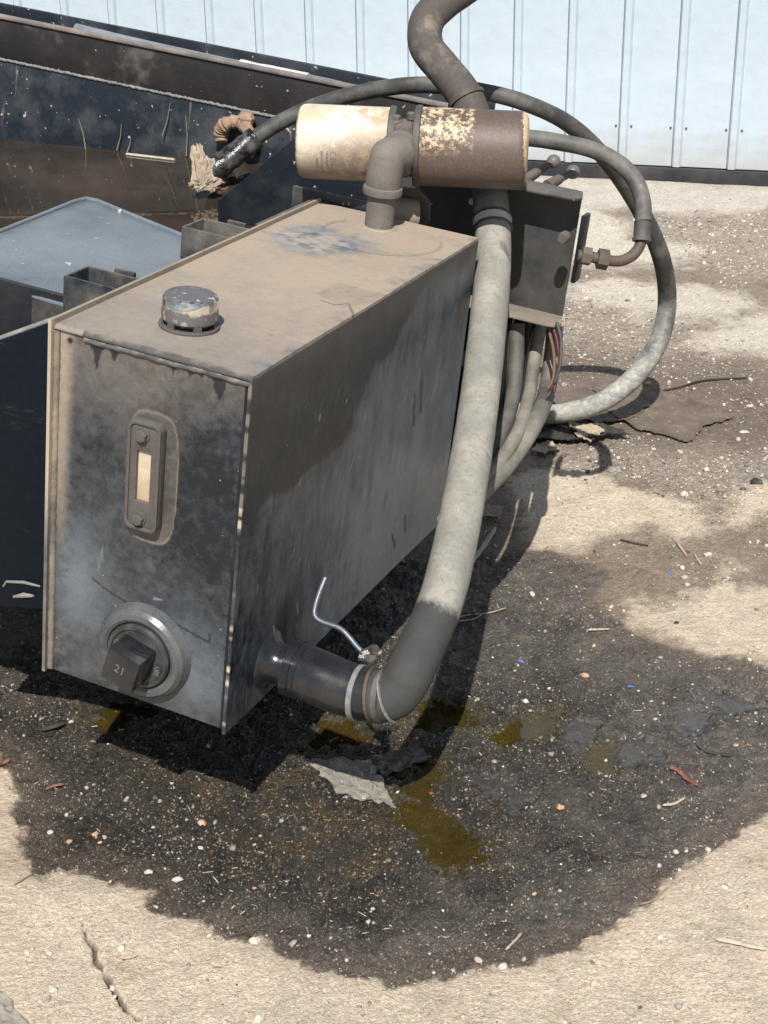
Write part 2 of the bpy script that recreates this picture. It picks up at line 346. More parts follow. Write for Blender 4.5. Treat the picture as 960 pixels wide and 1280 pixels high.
base = np.array([[.235, .185, .14]]) * (1 + .35 * n1 + .5 * n2)[:, None] + np.clip(n4, 0, 1)[:, None] * np.array([[.10, .08, .05]])
sandc = np.array([[.60, .505, .385]]) * (1 + .20 * n1 + .18 * n2 + .26 * n4)[:, None]
conc = np.array([[.52, .465, .395]]) * (1 + .22 * n1 + .2 * n2 + .3 * np.minimum(n4, 0))[:, None]
palec = np.array([[.62, .56, .46]]) * (1 + .12 * n1 + .15 * n2)[:, None]
grav = np.array([[.32, .27, .215]]) * (1 + .3 * n1 + .7 * n2)[:, None]
brown = np.array([[.098, .084, .071]]) * np.clip(1 + .45 * n1 + .7 * n2 + .55 * n4, .15, 3)[:, None]
cx, cy = G(330, 960)[:2]; dist = np.hypot((gx - cx) * .75, (gy - cy)); wetc = sstep(.68, .22, dist + n1 * .25)
darkc = np.array([[.030, .025, .019]]) * np.clip(1 + .5 * n1 + .9 * n2 + .6 * n4, .15, 3)[:, None]
oil = np.array([[.060, .040, .012]]) * (1 + .6 * n1 + .5 * n2)[:, None]
c = base; c = lerp(c, conc, Fd['fc']); c = lerp(c, grav, Fd['gv']); c = lerp(c, palec, Fd['pl']); c = lerp(c, sandc, Fd['sand'])
midbr = inm(gx, gy, GP([(640, 430), (900, 450), (1000, 480), (1000, 560), (640, 560)]), .15, fbm(gx, gy, 6, 4, 61) * .15)
c = lerp(c, np.array([[.15, .115, .085]]) * (1 + .3 * n1 + .5 * n2)[:, None], midbr * .75 * (1 - Fd['pl']))
stc = lerp(brown, darkc, wetc); oilz = inm(gx, gy, GP([(190, 960), (330, 950), (500, 900), (620, 1010), (600, 1090), (480, 1100), (330, 1080), (220, 1010)]), .10, n1 * .08); stc = lerp(stc, oil, oilz * .75 * sstep(-.2, .35, n4))
halo_ = inm(gx, gy, stain, .035, fbm(gx, gy, 22, 5, 3, .62) * .035 - .018) * (.35 + .5 * np.clip(n4 + .3, 0, 1)); c = lerp(c, c * np.array([[.62, .55, .50]]), np.clip(halo_, 0, 1)); c = lerp(c, stc, Fd['st'])
ph_ = inm(gx, gy, pud, .03, fbm(gx, gy, 22, 5, 3, .62) * .05 - .012); c = lerp(c, np.array([[.055, .044, .016]]) * np.clip(1 + n2 + n4, .2, 2.5)[:, None], ph_ * Fd['st'] * .75)
edge = Fd['st'] * (1 - inm(gx, gy, stain, .03, .05 + n4 * .04)); c = lerp(c, np.array([[.15, .115, .09]]) * np.ones_like(c), np.clip(edge, 0, 1) * .35)
c = lerp(c, np.array([[.045, .043, .042]]) * np.ones_like(c), Fd['sh'] * .8)
c = c * (1 + .35 * n3)[:, None]; c = c * (1 - .75 * Fd['ck'])[:, None]
# dry concrete is blotchy: small brown smears
smear = sstep(.12, .42, fbm(gx, gy, 8, 5, 57, .65)) * Fd['sand'] * .55; c = lerp(c, c * np.array([[.74, .68, .62]]), smear)
wet = np.clip(Fd['st'] * (.50 + .65 * wetc) + Fd['sh'] + .6 * ph_, 0, 1)
c = np.clip(c, .004, .85)
grit = np.clip(.06 + .15 * np.clip(n4 + n2, 0, 1) + .5 * Fd['st'] * (.4 + .8 * sstep(-.25, .35, n4)) + .8 * Fd['gv'] + .35 * (1 - Fd['sand']) * (1 - Fd['fc']), 0, 1) * (1 - Fd['sh'] * .9) * (1 - Fd['pu'] * .6) * (1 - .6 * Fd['pl'])
nR, nC = len(ys), len(ts); idx = np.arange(nR * nC).reshape(nR, nC)
F = np.stack([idx[:-1, :-1].ravel(), idx[:-1, 1:].ravel(), idx[1:, 1:].ravel(), idx[1:, :-1].ravel()], 1)
k = N('concrete_and_oily_dirt'); ca = k.attr('tone', True); g1 = k.noise(420, 4, .75); g2 = k.noise(1100, 2, .6); g3 = k.noise(160, 4, .7)
gritn = k.attr('grit'); cc = k.var(ca, k.ramp(g1, .3, .7), .48); cc = k.var(cc, k.ramp(g2, .3, .7), .38); cc = k.mix(k.math('MULTIPLY_ADD', gritn, 1.1, .30, clamp=True), ca, cc); cc = k.var(cc, k.ramp(g3, .3, .7), .12)
def chips(sc, lo, colr, amt):
    vo = k.n('ShaderNodeTexVoronoi'); vo.inputs['Scale'].default_value = sc; k.l(k.coord((1, 1, .3)), vo.inputs['Vector']); sp = k.n('ShaderNodeSeparateColor'); k.l(vo.outputs['Color'], sp.inputs[0])
    inside = k.math('SUBTRACT', 1, k.ramp(vo.outputs['Distance'], .28, .42)); on = k.ramp(sp.outputs[0], lo, lo + .01); f_ = k.math('MULTIPLY', k.math('MULTIPLY', inside, on), k.math('MULTIPLY', gritn, amt))
    return f_, vo, sp
f1, vo1, sp1 = chips(230, .74, None, .8); cc = k.mix(f1, cc, k.mix(sp1.outputs[1], (.16, .13, .10), (.50, .44, .35)))
f2, vo2, sp2 = chips(480, .70, None, .7); cc = k.mix(f2, cc, k.mix(sp2.outputs[1], (.10, .08, .06), (.46, .40, .31)))
k.l(cc, k.b.inputs['Base Color'])
wv = k.attr('wet'); rr = k.math('MULTIPLY_ADD', wv, -.70, .92); rr = k.math('MULTIPLY_ADD', g3, .3, k.math('SUBTRACT', rr, .15)); rr = k.math('MULTIPLY', rr, k.math('SUBTRACT', 1, k.math('MULTIPLY', k.attr('film'), .75)), clamp=True); k.l(rr, k.b.inputs['Roughness'])
flat_ = k.math('SUBTRACT', 1, k.math('MULTIPLY', k.attr('film'), .93)); k.bump(k.math('MULTIPLY', flat_, k.math('ADD', k.math('ADD', k.math('ADD', g1, k.math('MULTIPLY', g3, 1.6)), k.math('MULTIPLY', f1, .8)), k.math('MULTIPLY', k.noise(55, 5, .65), 3.0))), .9, .0035)
gr = fastmesh('ground', np.c_[gx, gy, gz], F, k.m, attrs=dict(tone=c, wet=wet, film=Fd['sh'], grit=grit)); setp(gr, kind='structure')
setp(gr, 'sunlit sandy concrete yard with a broad dark oil stain')

def gh(x, y):
    x = np.atleast_1d(np.float64(x)); y = np.atleast_1d(np.float64(y)); return ground_h(x, y, ground_fields(x, y))
def GG(px, py):
    p = G(px, py); z = gh(p[0], p[1])[0]; p = G(px, py, z); return np.array([p[0], p[1], gh(p[0], p[1])[0]])

# puddles lie in the hollows of the ground
k = N('oily_water'); t = k.t; t.nodes.remove(k.b); out = t.nodes['Material Output']
tr = k.n('ShaderNodeBsdfTransparent'); tr.inputs[0].default_value = (.86, .76, .42, 1); gl = k.n('ShaderNodeBsdfGlossy'); gl.inputs['Roughness'].default_value = .04
di = k.n('ShaderNodeBsdfDiffuse'); di.inputs[0].default_value = (.105, .082, .022, 1); mx0 = k.n('ShaderNodeMixShader'); mx0.inputs[0].default_value = .20
fr = k.n('ShaderNodeFresnel'); fr.inputs[0].default_value = 1.45; mx = k.n('ShaderNodeMixShader')
k.l(tr.outputs[0], mx0.inputs[1]); k.l(di.outputs[0], mx0.inputs[2]); k.l(fr.outputs[0], mx.inputs[0]); k.l(mx0.outputs[0], mx.inputs[1]); k.l(gl.outputs[0], mx.inputs[2]); k.l(mx.outputs[0], out.inputs[0])
bu = k.n('ShaderNodeBump'); bu.inputs['Strength'].default_value = .15; bu.inputs['Distance'].default_value = .002; k.l(k.noise(30, 2, .5), bu.inputs['Height']); k.l(bu.outputs[0], gl.inputs['Normal'])
M['oilwater'] = k.m
pl_labels = ['puddle of oily water right of the hose elbow', 'olive oily puddle in the middle of the stain', 'oily puddle in shade under the hose elbow', 'long oily puddle in the centre of the stain', 'brown puddle just behind the tank corner plug', 'small dark puddle right of the olive puddle', 'oily puddle beside the crumpled film']
for p, lb in zip(pud, pl_labels):
    a = np.array(p); cen = a.mean(0); a2 = cen + (a - cen) * 1.35
    zz = gh(a[:, 0], a[:, 1]); z0 = float(np.median(gh(*(cen + (a - cen) * .6).T))) + .0030
    mb = MB(); nn = len(a2); mb.add([(q[0], q[1], z0) for q in a2], [list(range(nn))]); o = mb.build('puddle', M['oilwater'], upw=True); setp(o, lb, kind='structure')

# ------------------------------------------------------------------ gravel and chips (uncountable)
def ico():
    bm = bmesh.new(); bmesh.ops.create_icosphere(bm, subdivisions=1, radius=1); V = np.array([v.co[:] for v in bm.verts]); F = np.array([[v.index for v in f.verts] for f in bm.faces]); bm.free(); return V, F
IV, IF = ico()
def stones(name, x, y, size, colr, mat, flat=.6, sink=.25, label=None):
    n = len(x); z = gh(x, y); V = np.empty((n, 12, 3)); jit = rng.uniform(.62, 1.2, (n, 12, 1)); V[:] = IV[None] * jit
    sc3 = np.stack([rng.uniform(.7, 1.3, n), rng.uniform(.55, 1.1, n), rng.uniform(.3, .9, n) * flat / .6], 1) * size[:, None]
    V *= sc3[:, None, :]; an = rng.uniform(0, 6.283, n); tl = rng.uniform(-.4, .4, n)
    ct, s_t = np.cos(tl)[:, None], np.sin(tl)[:, None]; X = V[:, :, 0] * ct + V[:, :, 2] * s_t; Z = -V[:, :, 0] * s_t + V[:, :, 2] * ct; Y = V[:, :, 1]
    ca, sa = np.cos(an)[:, None], np.sin(an)[:, None]
    P = np.stack([X * ca - Y * sa + x[:, None], X * sa + Y * ca + y[:, None], Z + (z + sc3[:, 2] * (1 - 2 * sink) * .6)[:, None]], 2)
    Fa = (IF[None] + (np.arange(n) * 12)[:, None, None]).reshape(-1, 3)
    o = fastmesh(name, P.reshape(-1, 3), Fa, mat, smooth=False, attrs=dict(tone=np.repeat(colr, 12, 0))); setp(o, label, kind='stuff'); return o
k = N('mixed_small_stones'); ca = k.var(k.attr('tone', True), k.noise(600, 3, .7), .3); k.l(ca, k.b.inputs['Base Color']); k.b.inputs['Roughness'].default_value = .65; M['stones'] = k.m
def scatter(n, ymin, ymax):                      # even density in the picture, roughly: thins out with distance
    u = rng.uniform(0, 1, n); y = np.exp(math.log(ymin) + u * math.log(ymax / ymin)); x = rng.uniform(-1, 1, n) * (y * .26 + .06); return x, y
x, y = scatter(80000, 1.45, 6.7); fd = ground_fields(x, y)
clump = sstep(-.25, .45, fbm(x, y, 7, 4, 71)); pr = .12 * fd['sand'] + fd['st'] * (.05 + .45 * clump) + fd['gv'] * 1. + (1 - fd['sand']) * (1 - fd['st']) * .55 * clump
pr *= (1 - .95 * fd['pu']) * (1 - .85 * fd['sh']) * (1 - .6 * fd['fc']) * (1 - .7 * fd['pl'])
kp = rng.uniform(0, 1, len(x)) < pr; x = x[kp]; y = y[kp]; st = fd['st'][kp]; gvk = fd['gv'][kp]; n = len(x)
size = .00075 * np.exp(rng.normal(0, .6, n)) * (1 + .45 * y) * np.where(st > .5, .85, 1.); size = np.clip(size, .0008, .009)
pal = np.array([[.55, .47, .36], [.42, .36, .28], [.62, .58, .5], [.30, .26, .22], [.2, .17, .14], [.5, .33, .22], [.36, .34, .33], [.10, .08, .065]])
pd = np.array([.05, .08, .045, .17, .27, .03, .1, .255]); pn = np.array([.25, .22, .14, .13, .08, .03, .13, .02])
ci = np.where(st > .5, rng.choice(8, n, p=pd), rng.choice(8, n, p=pn)); cs = pal[ci] * rng.uniform(.75, 1.15, (n, 1))
stones('gravel', x, y, size, cs, M['stones'], label='fine gravel and chips scattered over the yard')
# flat chips and leaf litter on the far grit
x, y = scatter(2600, 2.6, 6.2); fd = ground_fields(x, y); kp = rng.uniform(0, 1, len(x)) < (.10 * fd['st'] + .75 * fd['gv'] + .40 * (1 - fd['sand']) * (1 - fd['st'])) * (1 - .9 * fd['pl']) * (1 - .7 * fd['fc']); x = x[kp]; y = y[kp]; n = len(x)
size = np.clip(.0045 * np.exp(rng.normal(0, .45, n)), .002, .013); cs = np.array([[.46, .38, .28], [.22, .16, .11], [.10, .075, .055], [.34, .27, .19]])[rng.choice(4, n, p=[.28, .3, .22, .2])] * rng.uniform(.75, 1.15, (n, 1))
stones('leaf_litter', x, y, size, cs, M['stones'], flat=.16, sink=.05, label='flat chips and dry leaf litter on the far grit')
# straw bits and flakes
x, y = scatter(16000, 1.45, 6.5); fd = ground_fields(x, y); mid_ = sstep(2.6, 3.4, y) * sstep(5.2, 4.2, y); kp = rng.uniform(0, 1, len(x)) < (.06 + .35 * fd['st'] + .6 * fd['gv'] + .8 * mid_) * (1 - .9 * fd['pu']); x = x[kp]; y = y[kp]; n = len(x); z = gh(x, y) + .0012
ln = .0011 * np.exp(rng.normal(0, .6, n)) * (.6 + .5 * y); wd = rng.uniform(.0003, .0006, n) * (.6 + .3 * y); an = rng.uniform(0, 6.28, n); dz = rng.uniform(-.25, .35, n) * ln * .4
dx, dy = np.cos(an) * ln, np.sin(an) * ln; ox, oy = -np.sin(an) * wd, np.cos(an) * wd
V = np.stack([np.c_[x - dx - ox, y - dy - oy, z], np.c_[x + dx - ox, y + dy - oy, z + np.abs(dz)], np.c_[x + dx + ox, y + dy + oy, z + np.abs(dz) + .0003], np.c_[x - dx + ox, y - dy + oy, z + .0003], np.c_[x, y, z + wd * 1.2]], 1).reshape(-1, 3)
b = (np.arange(n) * 5)[:, None]; Fa = np.concatenate([b + np.array([[0, 1, 4]]), b + np.array([[1, 2, 4]]), b + np.array([[2, 3, 4]]), b + np.array([[3, 0, 4]])])
cc_ = np.array([[.5, .42, .29], [.3, .22, .15], [.08, .06, .045], [.6, .55, .45]])[rng.choice(4, n, p=[.35, .25, .25, .15])]
setp(fastmesh('straw_bits', V, Fa, M['stones'], smooth=False, attrs=dict(tone=np.repeat(cc_, 5, 0))), 'tiny bits of straw and bark strewn over the yard', kind='stuff')

# ------------------------------------------------------------------ shed wall
g0 = G(650, 219); g1_ = G(960, 234); wd_ = (g1_ - g0)[:2]; wd_ /= np.linalg.norm(wd_); wn = np.array([wd_[1], -wd_[0]])
SP = .203
rib0 = ray(718, 0); nrm = np.array([wn[0], wn[1], 0]); tpar = (nrm @ (g0 - np.array([0, 0, CAMH]))) / (nrm @ rib0); rp = (np.array([0, 0, CAMH]) + rib0 * tpar)[:2]
wo = g0[:2] + wd_ * ((rp - g0[:2]) @ wd_)
k = N('white_blue_sheet_metal'); c = k.mix(k.ramp(k.noise(2.2, 6, .6), .35, .75), (.44, .525, .59), (.49, .57, .63))
c = k.mix(k.math('MULTIPLY', k.ramp(k.noise(14, 5, .7, (1, 1, .12)), .58, .75), .35), c, (.45, .48, .48)); gz_ = k.n('ShaderNodeSeparateXYZ'); k.l(k.coord(), gz_.inputs[0]); spl = k.math('SUBTRACT', 1, k.ramp(k.math('ADD', gz_.outputs[2], k.math('MULTIPLY_ADD', k.noise(9, 6, .7), .3, -.15)), .05, .22)); c = k.mix(k.math('MULTIPLY', spl, .45), c, (.36, .32, .27)); k.l(c, k.b.inputs['Base Color']); k.b.inputs['Roughness'].default_value = .45
k.bump(k.math('ADD', k.noise(3.5, 3, .5), k.math('MULTIPLY', k.noise(90, 2, .5), .03)), .6, .03); M['wall'] = k.m
shed = thing('shed_wall', 'white ribbed sheet metal wall of the shed across the yard', 'wall', (wo[0], wo[1], 0))
shed.matrix_world = Matrix(((wd_[0], -wn[0], 0, wo[0]), (wd_[1], -wn[1], 0, wo[1]), (0, 0, 1, 0), (0, 0, 0, 1)))
prof = [(-.019, 0), (-.012, -.013), (.010, -.013), (.017, 0), (SP - .019 - .0015, 0)]
ZB, ZT = .062, 3.1
vs = []; fs = []; npf = len(prof)
for z in (ZB, ZT):
    for a, bq in prof: vs.append((a, bq, z))
for z in (ZB, ZT):
    for a, bq in prof: vs.append((a, bq + .004, z))
for i in range(npf - 1): fs.append((i, i + 1, npf + i + 1, npf + i)); fs.append((2 * npf + i, 3 * npf + i, 3 * npf + i + 1, 2 * npf + i + 1)); fs.append((i, 2 * npf + i, 2 * npf + i + 1, i + 1))
fs += [(0, npf, 3 * npf, 2 * npf), (npf - 1, 3 * npf - 1, 4 * npf - 1, 2 * npf - 1)]
me = bpy.data.meshes.new('wall_panel'); me.from_pydata(vs, [], fs); me.materials.append(M['wall'])
mb = MB(); mb.lathe([(.0, .0), (.0045, .0), (.0045, -.0015), (.0032, -.002), (.0028, -.0045), (0, -.005)], (0, 0, 0), (0, 1, 0), 10); so = mb.build('screw', M['dustmetal']); sme = so.data; bpy.data.objects.remove(so)
for i in range(-26, 18):
    o = bpy.data.objects.new('wall_panel', me); col.objects.link(o); o.parent = shed; o.location = (i * SP, 0, 0)
    if -1 <= i <= 5:
        for dx_ in (-.03, .027):
            q = bpy.data.objects.new('screw', sme); col.objects.link(q); q.parent = shed; q.location = (i * SP + dx_, -.0005, .205)
mb = MB(); mb.box((-26 * SP, .004, 0), (18 * SP, .12, 3.1)); 
o = MB().add([np.array([wo[0], wo[1], 0]) + np.array([*(wd_ * q[0] - wn * q[1]), q[2]]) for q in mb.v], mb.f); o.build('wall_backing', M['wallblack'], shed)
mb = MB(); mb.box((-26 * SP, -.012, -.03), (18 * SP, .003, .058), bev=.003)  # dark strip standing in for gap and shadow at the wall foot
o = MB().add([np.array([wo[0], wo[1], 0]) + np.array([*(wd_ * q[0] - wn * q[1]), q[2]]) for q in mb.v], mb.f); o.build('base_dark_strip', M['wallblack'], shed)

# ------------------------------------------------------------------ hydraulic tank
tank = thing('hydraulic_tank', 'large dusty black steel oil tank with chrome filler cap and sight gauge', 'tank', mat=TMAT)
k = N('tank_plate'); du = k.attr('dust'); ox = k.attr('grey'); na = k.noise(14, 7, .7); nb = k.noise(70, 5, .75); ng = k.noise(400, 3, .8); scr = k.noise(40, 5, .6, (1, 6, .15))
fd_ = k.math('ADD', du, k.math('MULTIPLY_ADD', na, .5, -.25)); fd_ = k.math('ADD', fd_, k.math('MULTIPLY_ADD', nb, .5, -.25), clamp=True)
fo = k.math('ADD', ox, k.math('MULTIPLY_ADD', nb, .5, -.25)); fo = k.math('ADD', fo, k.math('MULTIPLY_ADD', k.noise(25, 6, .7), .5, -.25), clamp=True)
c = k.mix(fo, (.006, .010, .016), (.165, .192, .218)); c = k.mix(fd_, c, k.mix(k.attr('tanness'), (.125, .114, .104), TAN))
c = k.mix(k.math('MULTIPLY', k.ramp(scr, .66, .74), .35), c, (.32, .33, .34)); c = k.mix(k.ramp(k.noise(150, 2, .5), .77, .79), c, (.30, .29, .26))
c = k.mix(k.attr('mark'), c, (.006, .009, .014)); c = k.mix(k.attr('chip'), c, (.46, .39, .31))
c = k.var(c, ng, .28); k.l(c, k.b.inputs['Base Color'])
r = k.math('MULTIPLY_ADD', fd_, .5, .30); r = k.math('MULTIPLY_ADD', nb, .25, k.math('ADD', r, -.1), clamp=True); k.l(r, k.b.inputs['Roughness'])
k.bump(k.math('ADD', k.math('MULTIPLY', nb, 1.), k.math('ADD', k.math('MULTIPLY', na, 1.2), k.math('MULTIPLY', du, .6))), .35, .0015); M['tank'] = k.m

def plate_grid(name, U, V, fpos, thick, attrf, res=.0022, parent=None, dent=None, tan=0.):
    """closed slab whose front sheet is a fine grid; fpos(u,v,w) gives the local point, w = depth"""
    nu = int(U / res) + 1; nv = int(V / res) + 1; u, v = np.meshgrid(np.linspace(0, U, nu), np.linspace(0, V, nv), indexing='ij'); u = u.ravel(); v = v.ravel()
    wv = dent(u, v) if dent else np.zeros_like(u); P = fpos(u, v, wv); id_ = np.arange(nu * nv).reshape(nu, nv)
    F = np.stack([id_[:-1, :-1].ravel(), id_[1:, :-1].ravel(), id_[1:, 1:].ravel(), id_[:-1, 1:].ravel()], 1)
    ring = np.concatenate([id_[:, 0], id_[-1, 1:], id_[-2::-1, -1], id_[0, -2:0:-1]]); nb_ = len(ring)
    Q = fpos(u[ring], v[ring], np.full(nb_, thick)); b = len(P); r0 = np.arange(nb_); r1 = (r0 + 1) % nb_
    side = np.stack([ring[r1], ring[r0], b + r0, b + r1], 1); c0 = len(P) + nb_
    cen = fpos(np.array([U / 2]), np.array([V / 2]), np.array([thick])); Pt = np.concatenate([P, Q, cen])
    back = np.stack([b + r1[0:nb_ - 1:2], b + r0[0:nb_ - 1:2], np.full(len(r0[0:nb_ - 1:2]), c0), b + (r1[0:nb_ - 1:2] + 1) % nb_], 1)
    A = attrf(u, v); A.setdefault('tanness', np.full(u.shape, float(tan))); A = {kk: np.concatenate([vv, vv[ring], [0]]) for kk, vv in A.items()}
    o = fastmesh(name, Pt, np.concatenate([F, side, back]), M['tank'], parent, True, A)
    bm = bmesh.new(); bm.from_mesh(o.data); bmesh.ops.recalc_face_normals(bm, faces=bm.faces); bm.to_mesh(o.data); bm.free()
    o.data.shade_smooth(); o.data.set_sharp_from_angle(angle=R(40)); return o
def gsn(u, v, cu, cv, su, sv, p=1): return np.exp(-(((u - cu) / su) ** 2 + ((v - cv) / sv) ** 2) ** p)
def front_attr(u, v):   # u across 0..TWID, v up 0..THGT
    n = fbm(u, v, 9, 5, 81, .6); n2 = fbm(u, v, 40, 4, 83, .6)
    d = .32 * sstep(.25, .56, v + n * .08) + .0
    d -= .5 * gsn(u, v, .24, .31, .055, .11) + .25 * gsn(u, v, .265, .42, .03, .05) + .35 * gsn(u, v, .075, .36, .035, .06) + .3 * gsn(u, v, .25, .20, .07, .09)
    d += .24 * gsn(u, v, .11, .40, .085, .13) + .22 * gsn(u, v, .155, .24, .05, .06) + .5 * sstep(.035, .012, u) * sstep(.17, .3, v)
    arc = np.abs(np.hypot((u - .165) / 1., (v - .34) / 1.25) - .125 - n * .02); d -= .32 * sstep(.022, 0, arc) * sstep(.30, .2, v)
    d += .18 * gsn(u, v, .13, .04, .12, .05)
    halo = ((np.abs((u - .157) / .040) ** 3.5 + np.abs((v - .355) / .098) ** 4)); hin = sstep(1.02, .96, halo); rim_ = sstep(.16, .0, np.abs(halo - .93)); d = d * (1 - hin) + hin * (.36 + n2 * .1) + .22 * rim_
    g = .10 + .55 * gsn(u, v, .045, .16, .045, .10) + .25 * gsn(u, v, .24, .06, .08, .05) + .12 * n + .30 * gsn(u, v, .20, .10, .11, .09) - .25 * gsn(u, v, .235, .32, .05, .09)
    mk = np.zeros_like(u); lim = .03 * np.clip(fbm(u, v * .02, 70, 2, 87) + .12, 0, 1) * 1.9
    drip = sstep(.0, .004, lim - (.528 - v)) * ((u > .055) & (u < .105) | (u > .17)); mk = np.maximum(mk, drip * .9)
    for (a, b_) in (((.085, .165), (.135, .150)), ((.19, .148), (.262, .132)), ((.07, .173), (.088, .165)), ((.262, .145), (.262, .132))):
        mk = np.maximum(mk, .8 * sstep(.0026, .0008, lined(u, v, [a, b_]) + .0012 * n2))
    mk = np.maximum(mk, sstep(.006, .003, np.hypot(u - .022, v - .52)))
    ch = sstep(.0035, .0015, lined(u, v, [(.283, .04), (.2825, .5)])) * 0
    # oil film creeping down from the filler side, light scuffs
    ch = np.maximum(ch, .5 * sstep(.0018, .0006, lined(u, v, [(.17, .173), (.182, .174)])))
    tn = np.clip(sstep(.40, .54, v) * .5 + sstep(.04, .015, u) + .3 * (hin + rim_), 0, 1)
    return dict(dust=np.clip(d, 0, 1), grey=np.clip(g, 0, 1), mark=np.clip(mk, 0, 1), chip=ch, tanness=tn)
SPT = .005
plate_grid('front_plate', TWID - 2 * SPT, THGT - .004, lambda u, v, w_: np.c_[u + SPT, w_ + .004, v + .002], .008, front_attr, parent=tank, dent=lambda u, v: .0012 * fbm(u, v, 5, 2, 5))
def side_attr(u, v):    # u along length 0..TLEN, v up
    n = fbm(u, v, 6, 5, 91, .6); n2 = fbm(u, v * .35, 30, 4, 93, .65)
    d = -.06 + .24 * sstep(.40, .53, v + n * .09 - .06 * u) + .30 * sstep(.35, .8, u + n * .2) * sstep(.40, .05, v) + .1 * n2
    d += .22 * sstep(.25, .02, v - .0) * sstep(.25, .6, u)
    d -= .25 * sstep(.3, .0, u) * sstep(.40, .15, v) + .15 * gsn(u, v, .5, .40, .25, .07); d += .25 * sstep(.03, .0, THGT - v - .05 * u + .03 * n)
    g = .34 + .66 * sstep(.15, .6, u + n * .15) * sstep(.5, .1, v) + .35 * n2 + .2 * n - .2 * sstep(.18, 0, u)
    mk = .7 * gsn(u, v, .15, .06, .055, .06) * (n2 > -.2) + .6 * gsn(u, v, .17, .12, .03, .06)
    for a, b_ in (((.60, .33), (.615, .27)), ((.63, .34), (.64, .285)), ((.58, .075), (.60, .045)), ((.63, .09), (.64, .06))): mk = np.maximum(mk, .75 * sstep(.007, .002, lined(u, v, [a, b_]) + .003 * n2))
    mk = np.maximum(mk, .45 * sstep(.05, .45, fbm(u, v * .25, 26, 4, 95, .6)) * sstep(.9, .3, u)); st_ = fbm(u, v * .12, 90, 3, 131, .6); g = g + .25 * sstep(.1, .5, st_)
    ch = sstep(.0042, .001, u + .0045 * np.clip(fbm(u, v, 45, 3, 97) + .25, 0, 1) * 2) * np.clip(.30 * (v > .33) + sstep(-.05, .15, fbm(v * 0 + 3., v, 16, 4, 99)) * (v < .36), 0, 1)
    rs_ = np.random.default_rng(77)
    for _ in range(26):
        a0 = rs_.uniform(.02, .78); b0 = rs_.uniform(.03, .5); l_ = rs_.uniform(.004, .022); an_ = rs_.uniform(-.5, .5); ch = np.maximum(ch, rs_.uniform(.25, .7) * sstep(.0019, .0006, lined(u, v, [(a0, b0), (a0 + l_ * math.sin(an_), b0 + l_ * math.cos(an_))])))
    band_ = sstep(.40, .46, v + .05 * n + .10 * sstep(.42, .30, u) - .10 * sstep(.45, .6, u)); g = g - .55 * band_; d = d + .10 * band_; mk = mk * (1 - .5 * band_); g = g + .22 * sstep(.018, .004, np.abs(v - .335 + .05 * n))*sstep(.55, .2, u)
    return dict(dust=np.clip(d, 0, 1), grey=np.clip(g, 0, 1), mark=np.clip(mk, 0, 1), chip=np.clip(ch, 0, 1))
plate_grid('side_plate', TLEN, THGT, lambda u, v, w_: np.c_[TWID - w_, u, v - .004 * (u < 1e9)], SPT, side_attr, res=.003, parent=tank, dent=lambda u, v: .002 * fbm(u, v, 3, 2, 6) * sstep(0, .05, u) * sstep(0, .05, THGT - v))
def left_attr(u, v):
    n = fbm(u, v, 9, 4, 101); return dict(dust=np.clip(.75 * sstep(.20, .32, v) + .05 + n * .3, 0, 1), grey=np.clip(.4 + n * .5, 0, 1), mark=0 * u, chip=np.clip(.45 * sstep(.006, .002, u) * sstep(.22, .34, v) + sstep(.004, .001, u) * .12, 0, 1))
plate_grid('side_plate', TLEN + .006, THGT + .008, lambda u, v, w_: np.c_[-.001 + w_, u - .006, v], SPT, left_attr, res=.004, parent=tank, tan=1.)
def top_attr(u, v):     # u across, v along
    n = fbm(u, v, 8, 5, 111, .6); n2 = fbm(u * .6, v, 38, 4, 113, .65)
    d = 1.0 + .22 * n - .42 * sstep(.42, .0, v) - .45 * sstep(.035, .0, TWID - u + .05 * n) * sstep(-.2, .3, n2)
    sc_ = gsn(u, v, .10, .60, .10, .085); scr_ = sstep(.25, .75, sc_ + .45 * fbm(u * .7 + v * .25, v - u * .3, 26, 4, 117, .65)); d -= .80 * scr_
    rr_ = np.hypot(u - .17, v - .70); ring = sstep(.006, .001, np.abs(rr_ - .10) + .003 * n2); d -= .40 * ring * (v < .75) + .07 * sstep(.10, .095, rr_)
    p2 = sstep(.004, -.002, polysd(u, v, [tuple(L(*q, 2, THGT)[:2]) for q in ((392, 366), (420, 353), (478, 368), (462, 378), (425, 384))])); d -= .17 * p2
    g = .55 + .75 * scr_ * sstep(-.3, .3, n2) - .3 * p2
    edge = sstep(.012, .0, v + .012 * n2); mk = .75 * edge * (u > .045)
    mk = np.maximum(mk, .35 * sstep(.5, .7, fbm(u * .5, v, 55, 3, 119))); mk = np.maximum(mk, .5 * ring * sstep(0, .4, n2 + n) * (u < .17))
    cr_ = lined(u, v, [tuple(L(*q, 2, THGT)[:2]) for q in ((398, 375), (415, 381), (432, 379), (440, 398))]); mk = np.maximum(mk, .8 * sstep(.0018, .0005, cr_ + .0008 * n2))
    ws = gsn(u, v, .095, .60, .085, .07); wst = np.clip(sstep(.3, .8, ws + .5 * fbm(u * .5 + v * .5, v * .6 - u * .5, 40, 4, 141, .65)), 0, 1)
    return dict(dust=np.clip(d, 0, 1), grey=np.clip(g, 0, 1.4), mark=np.clip(mk, 0, 1), chip=.50 * wst * sstep(-.25, .15, n2), tanness=np.ones_like(u))
plate_grid('top_plate', TWID - SPT - .0005, TLEN, lambda u, v, w_: np.c_[u + .0045, v, THGT + .001 - w_], .006, top_attr, res=.0025, parent=tank, dent=lambda u, v: .0012 * fbm(u, v, 4, 2, 7) + .004 * sstep(.008, 0, v) ** 2)
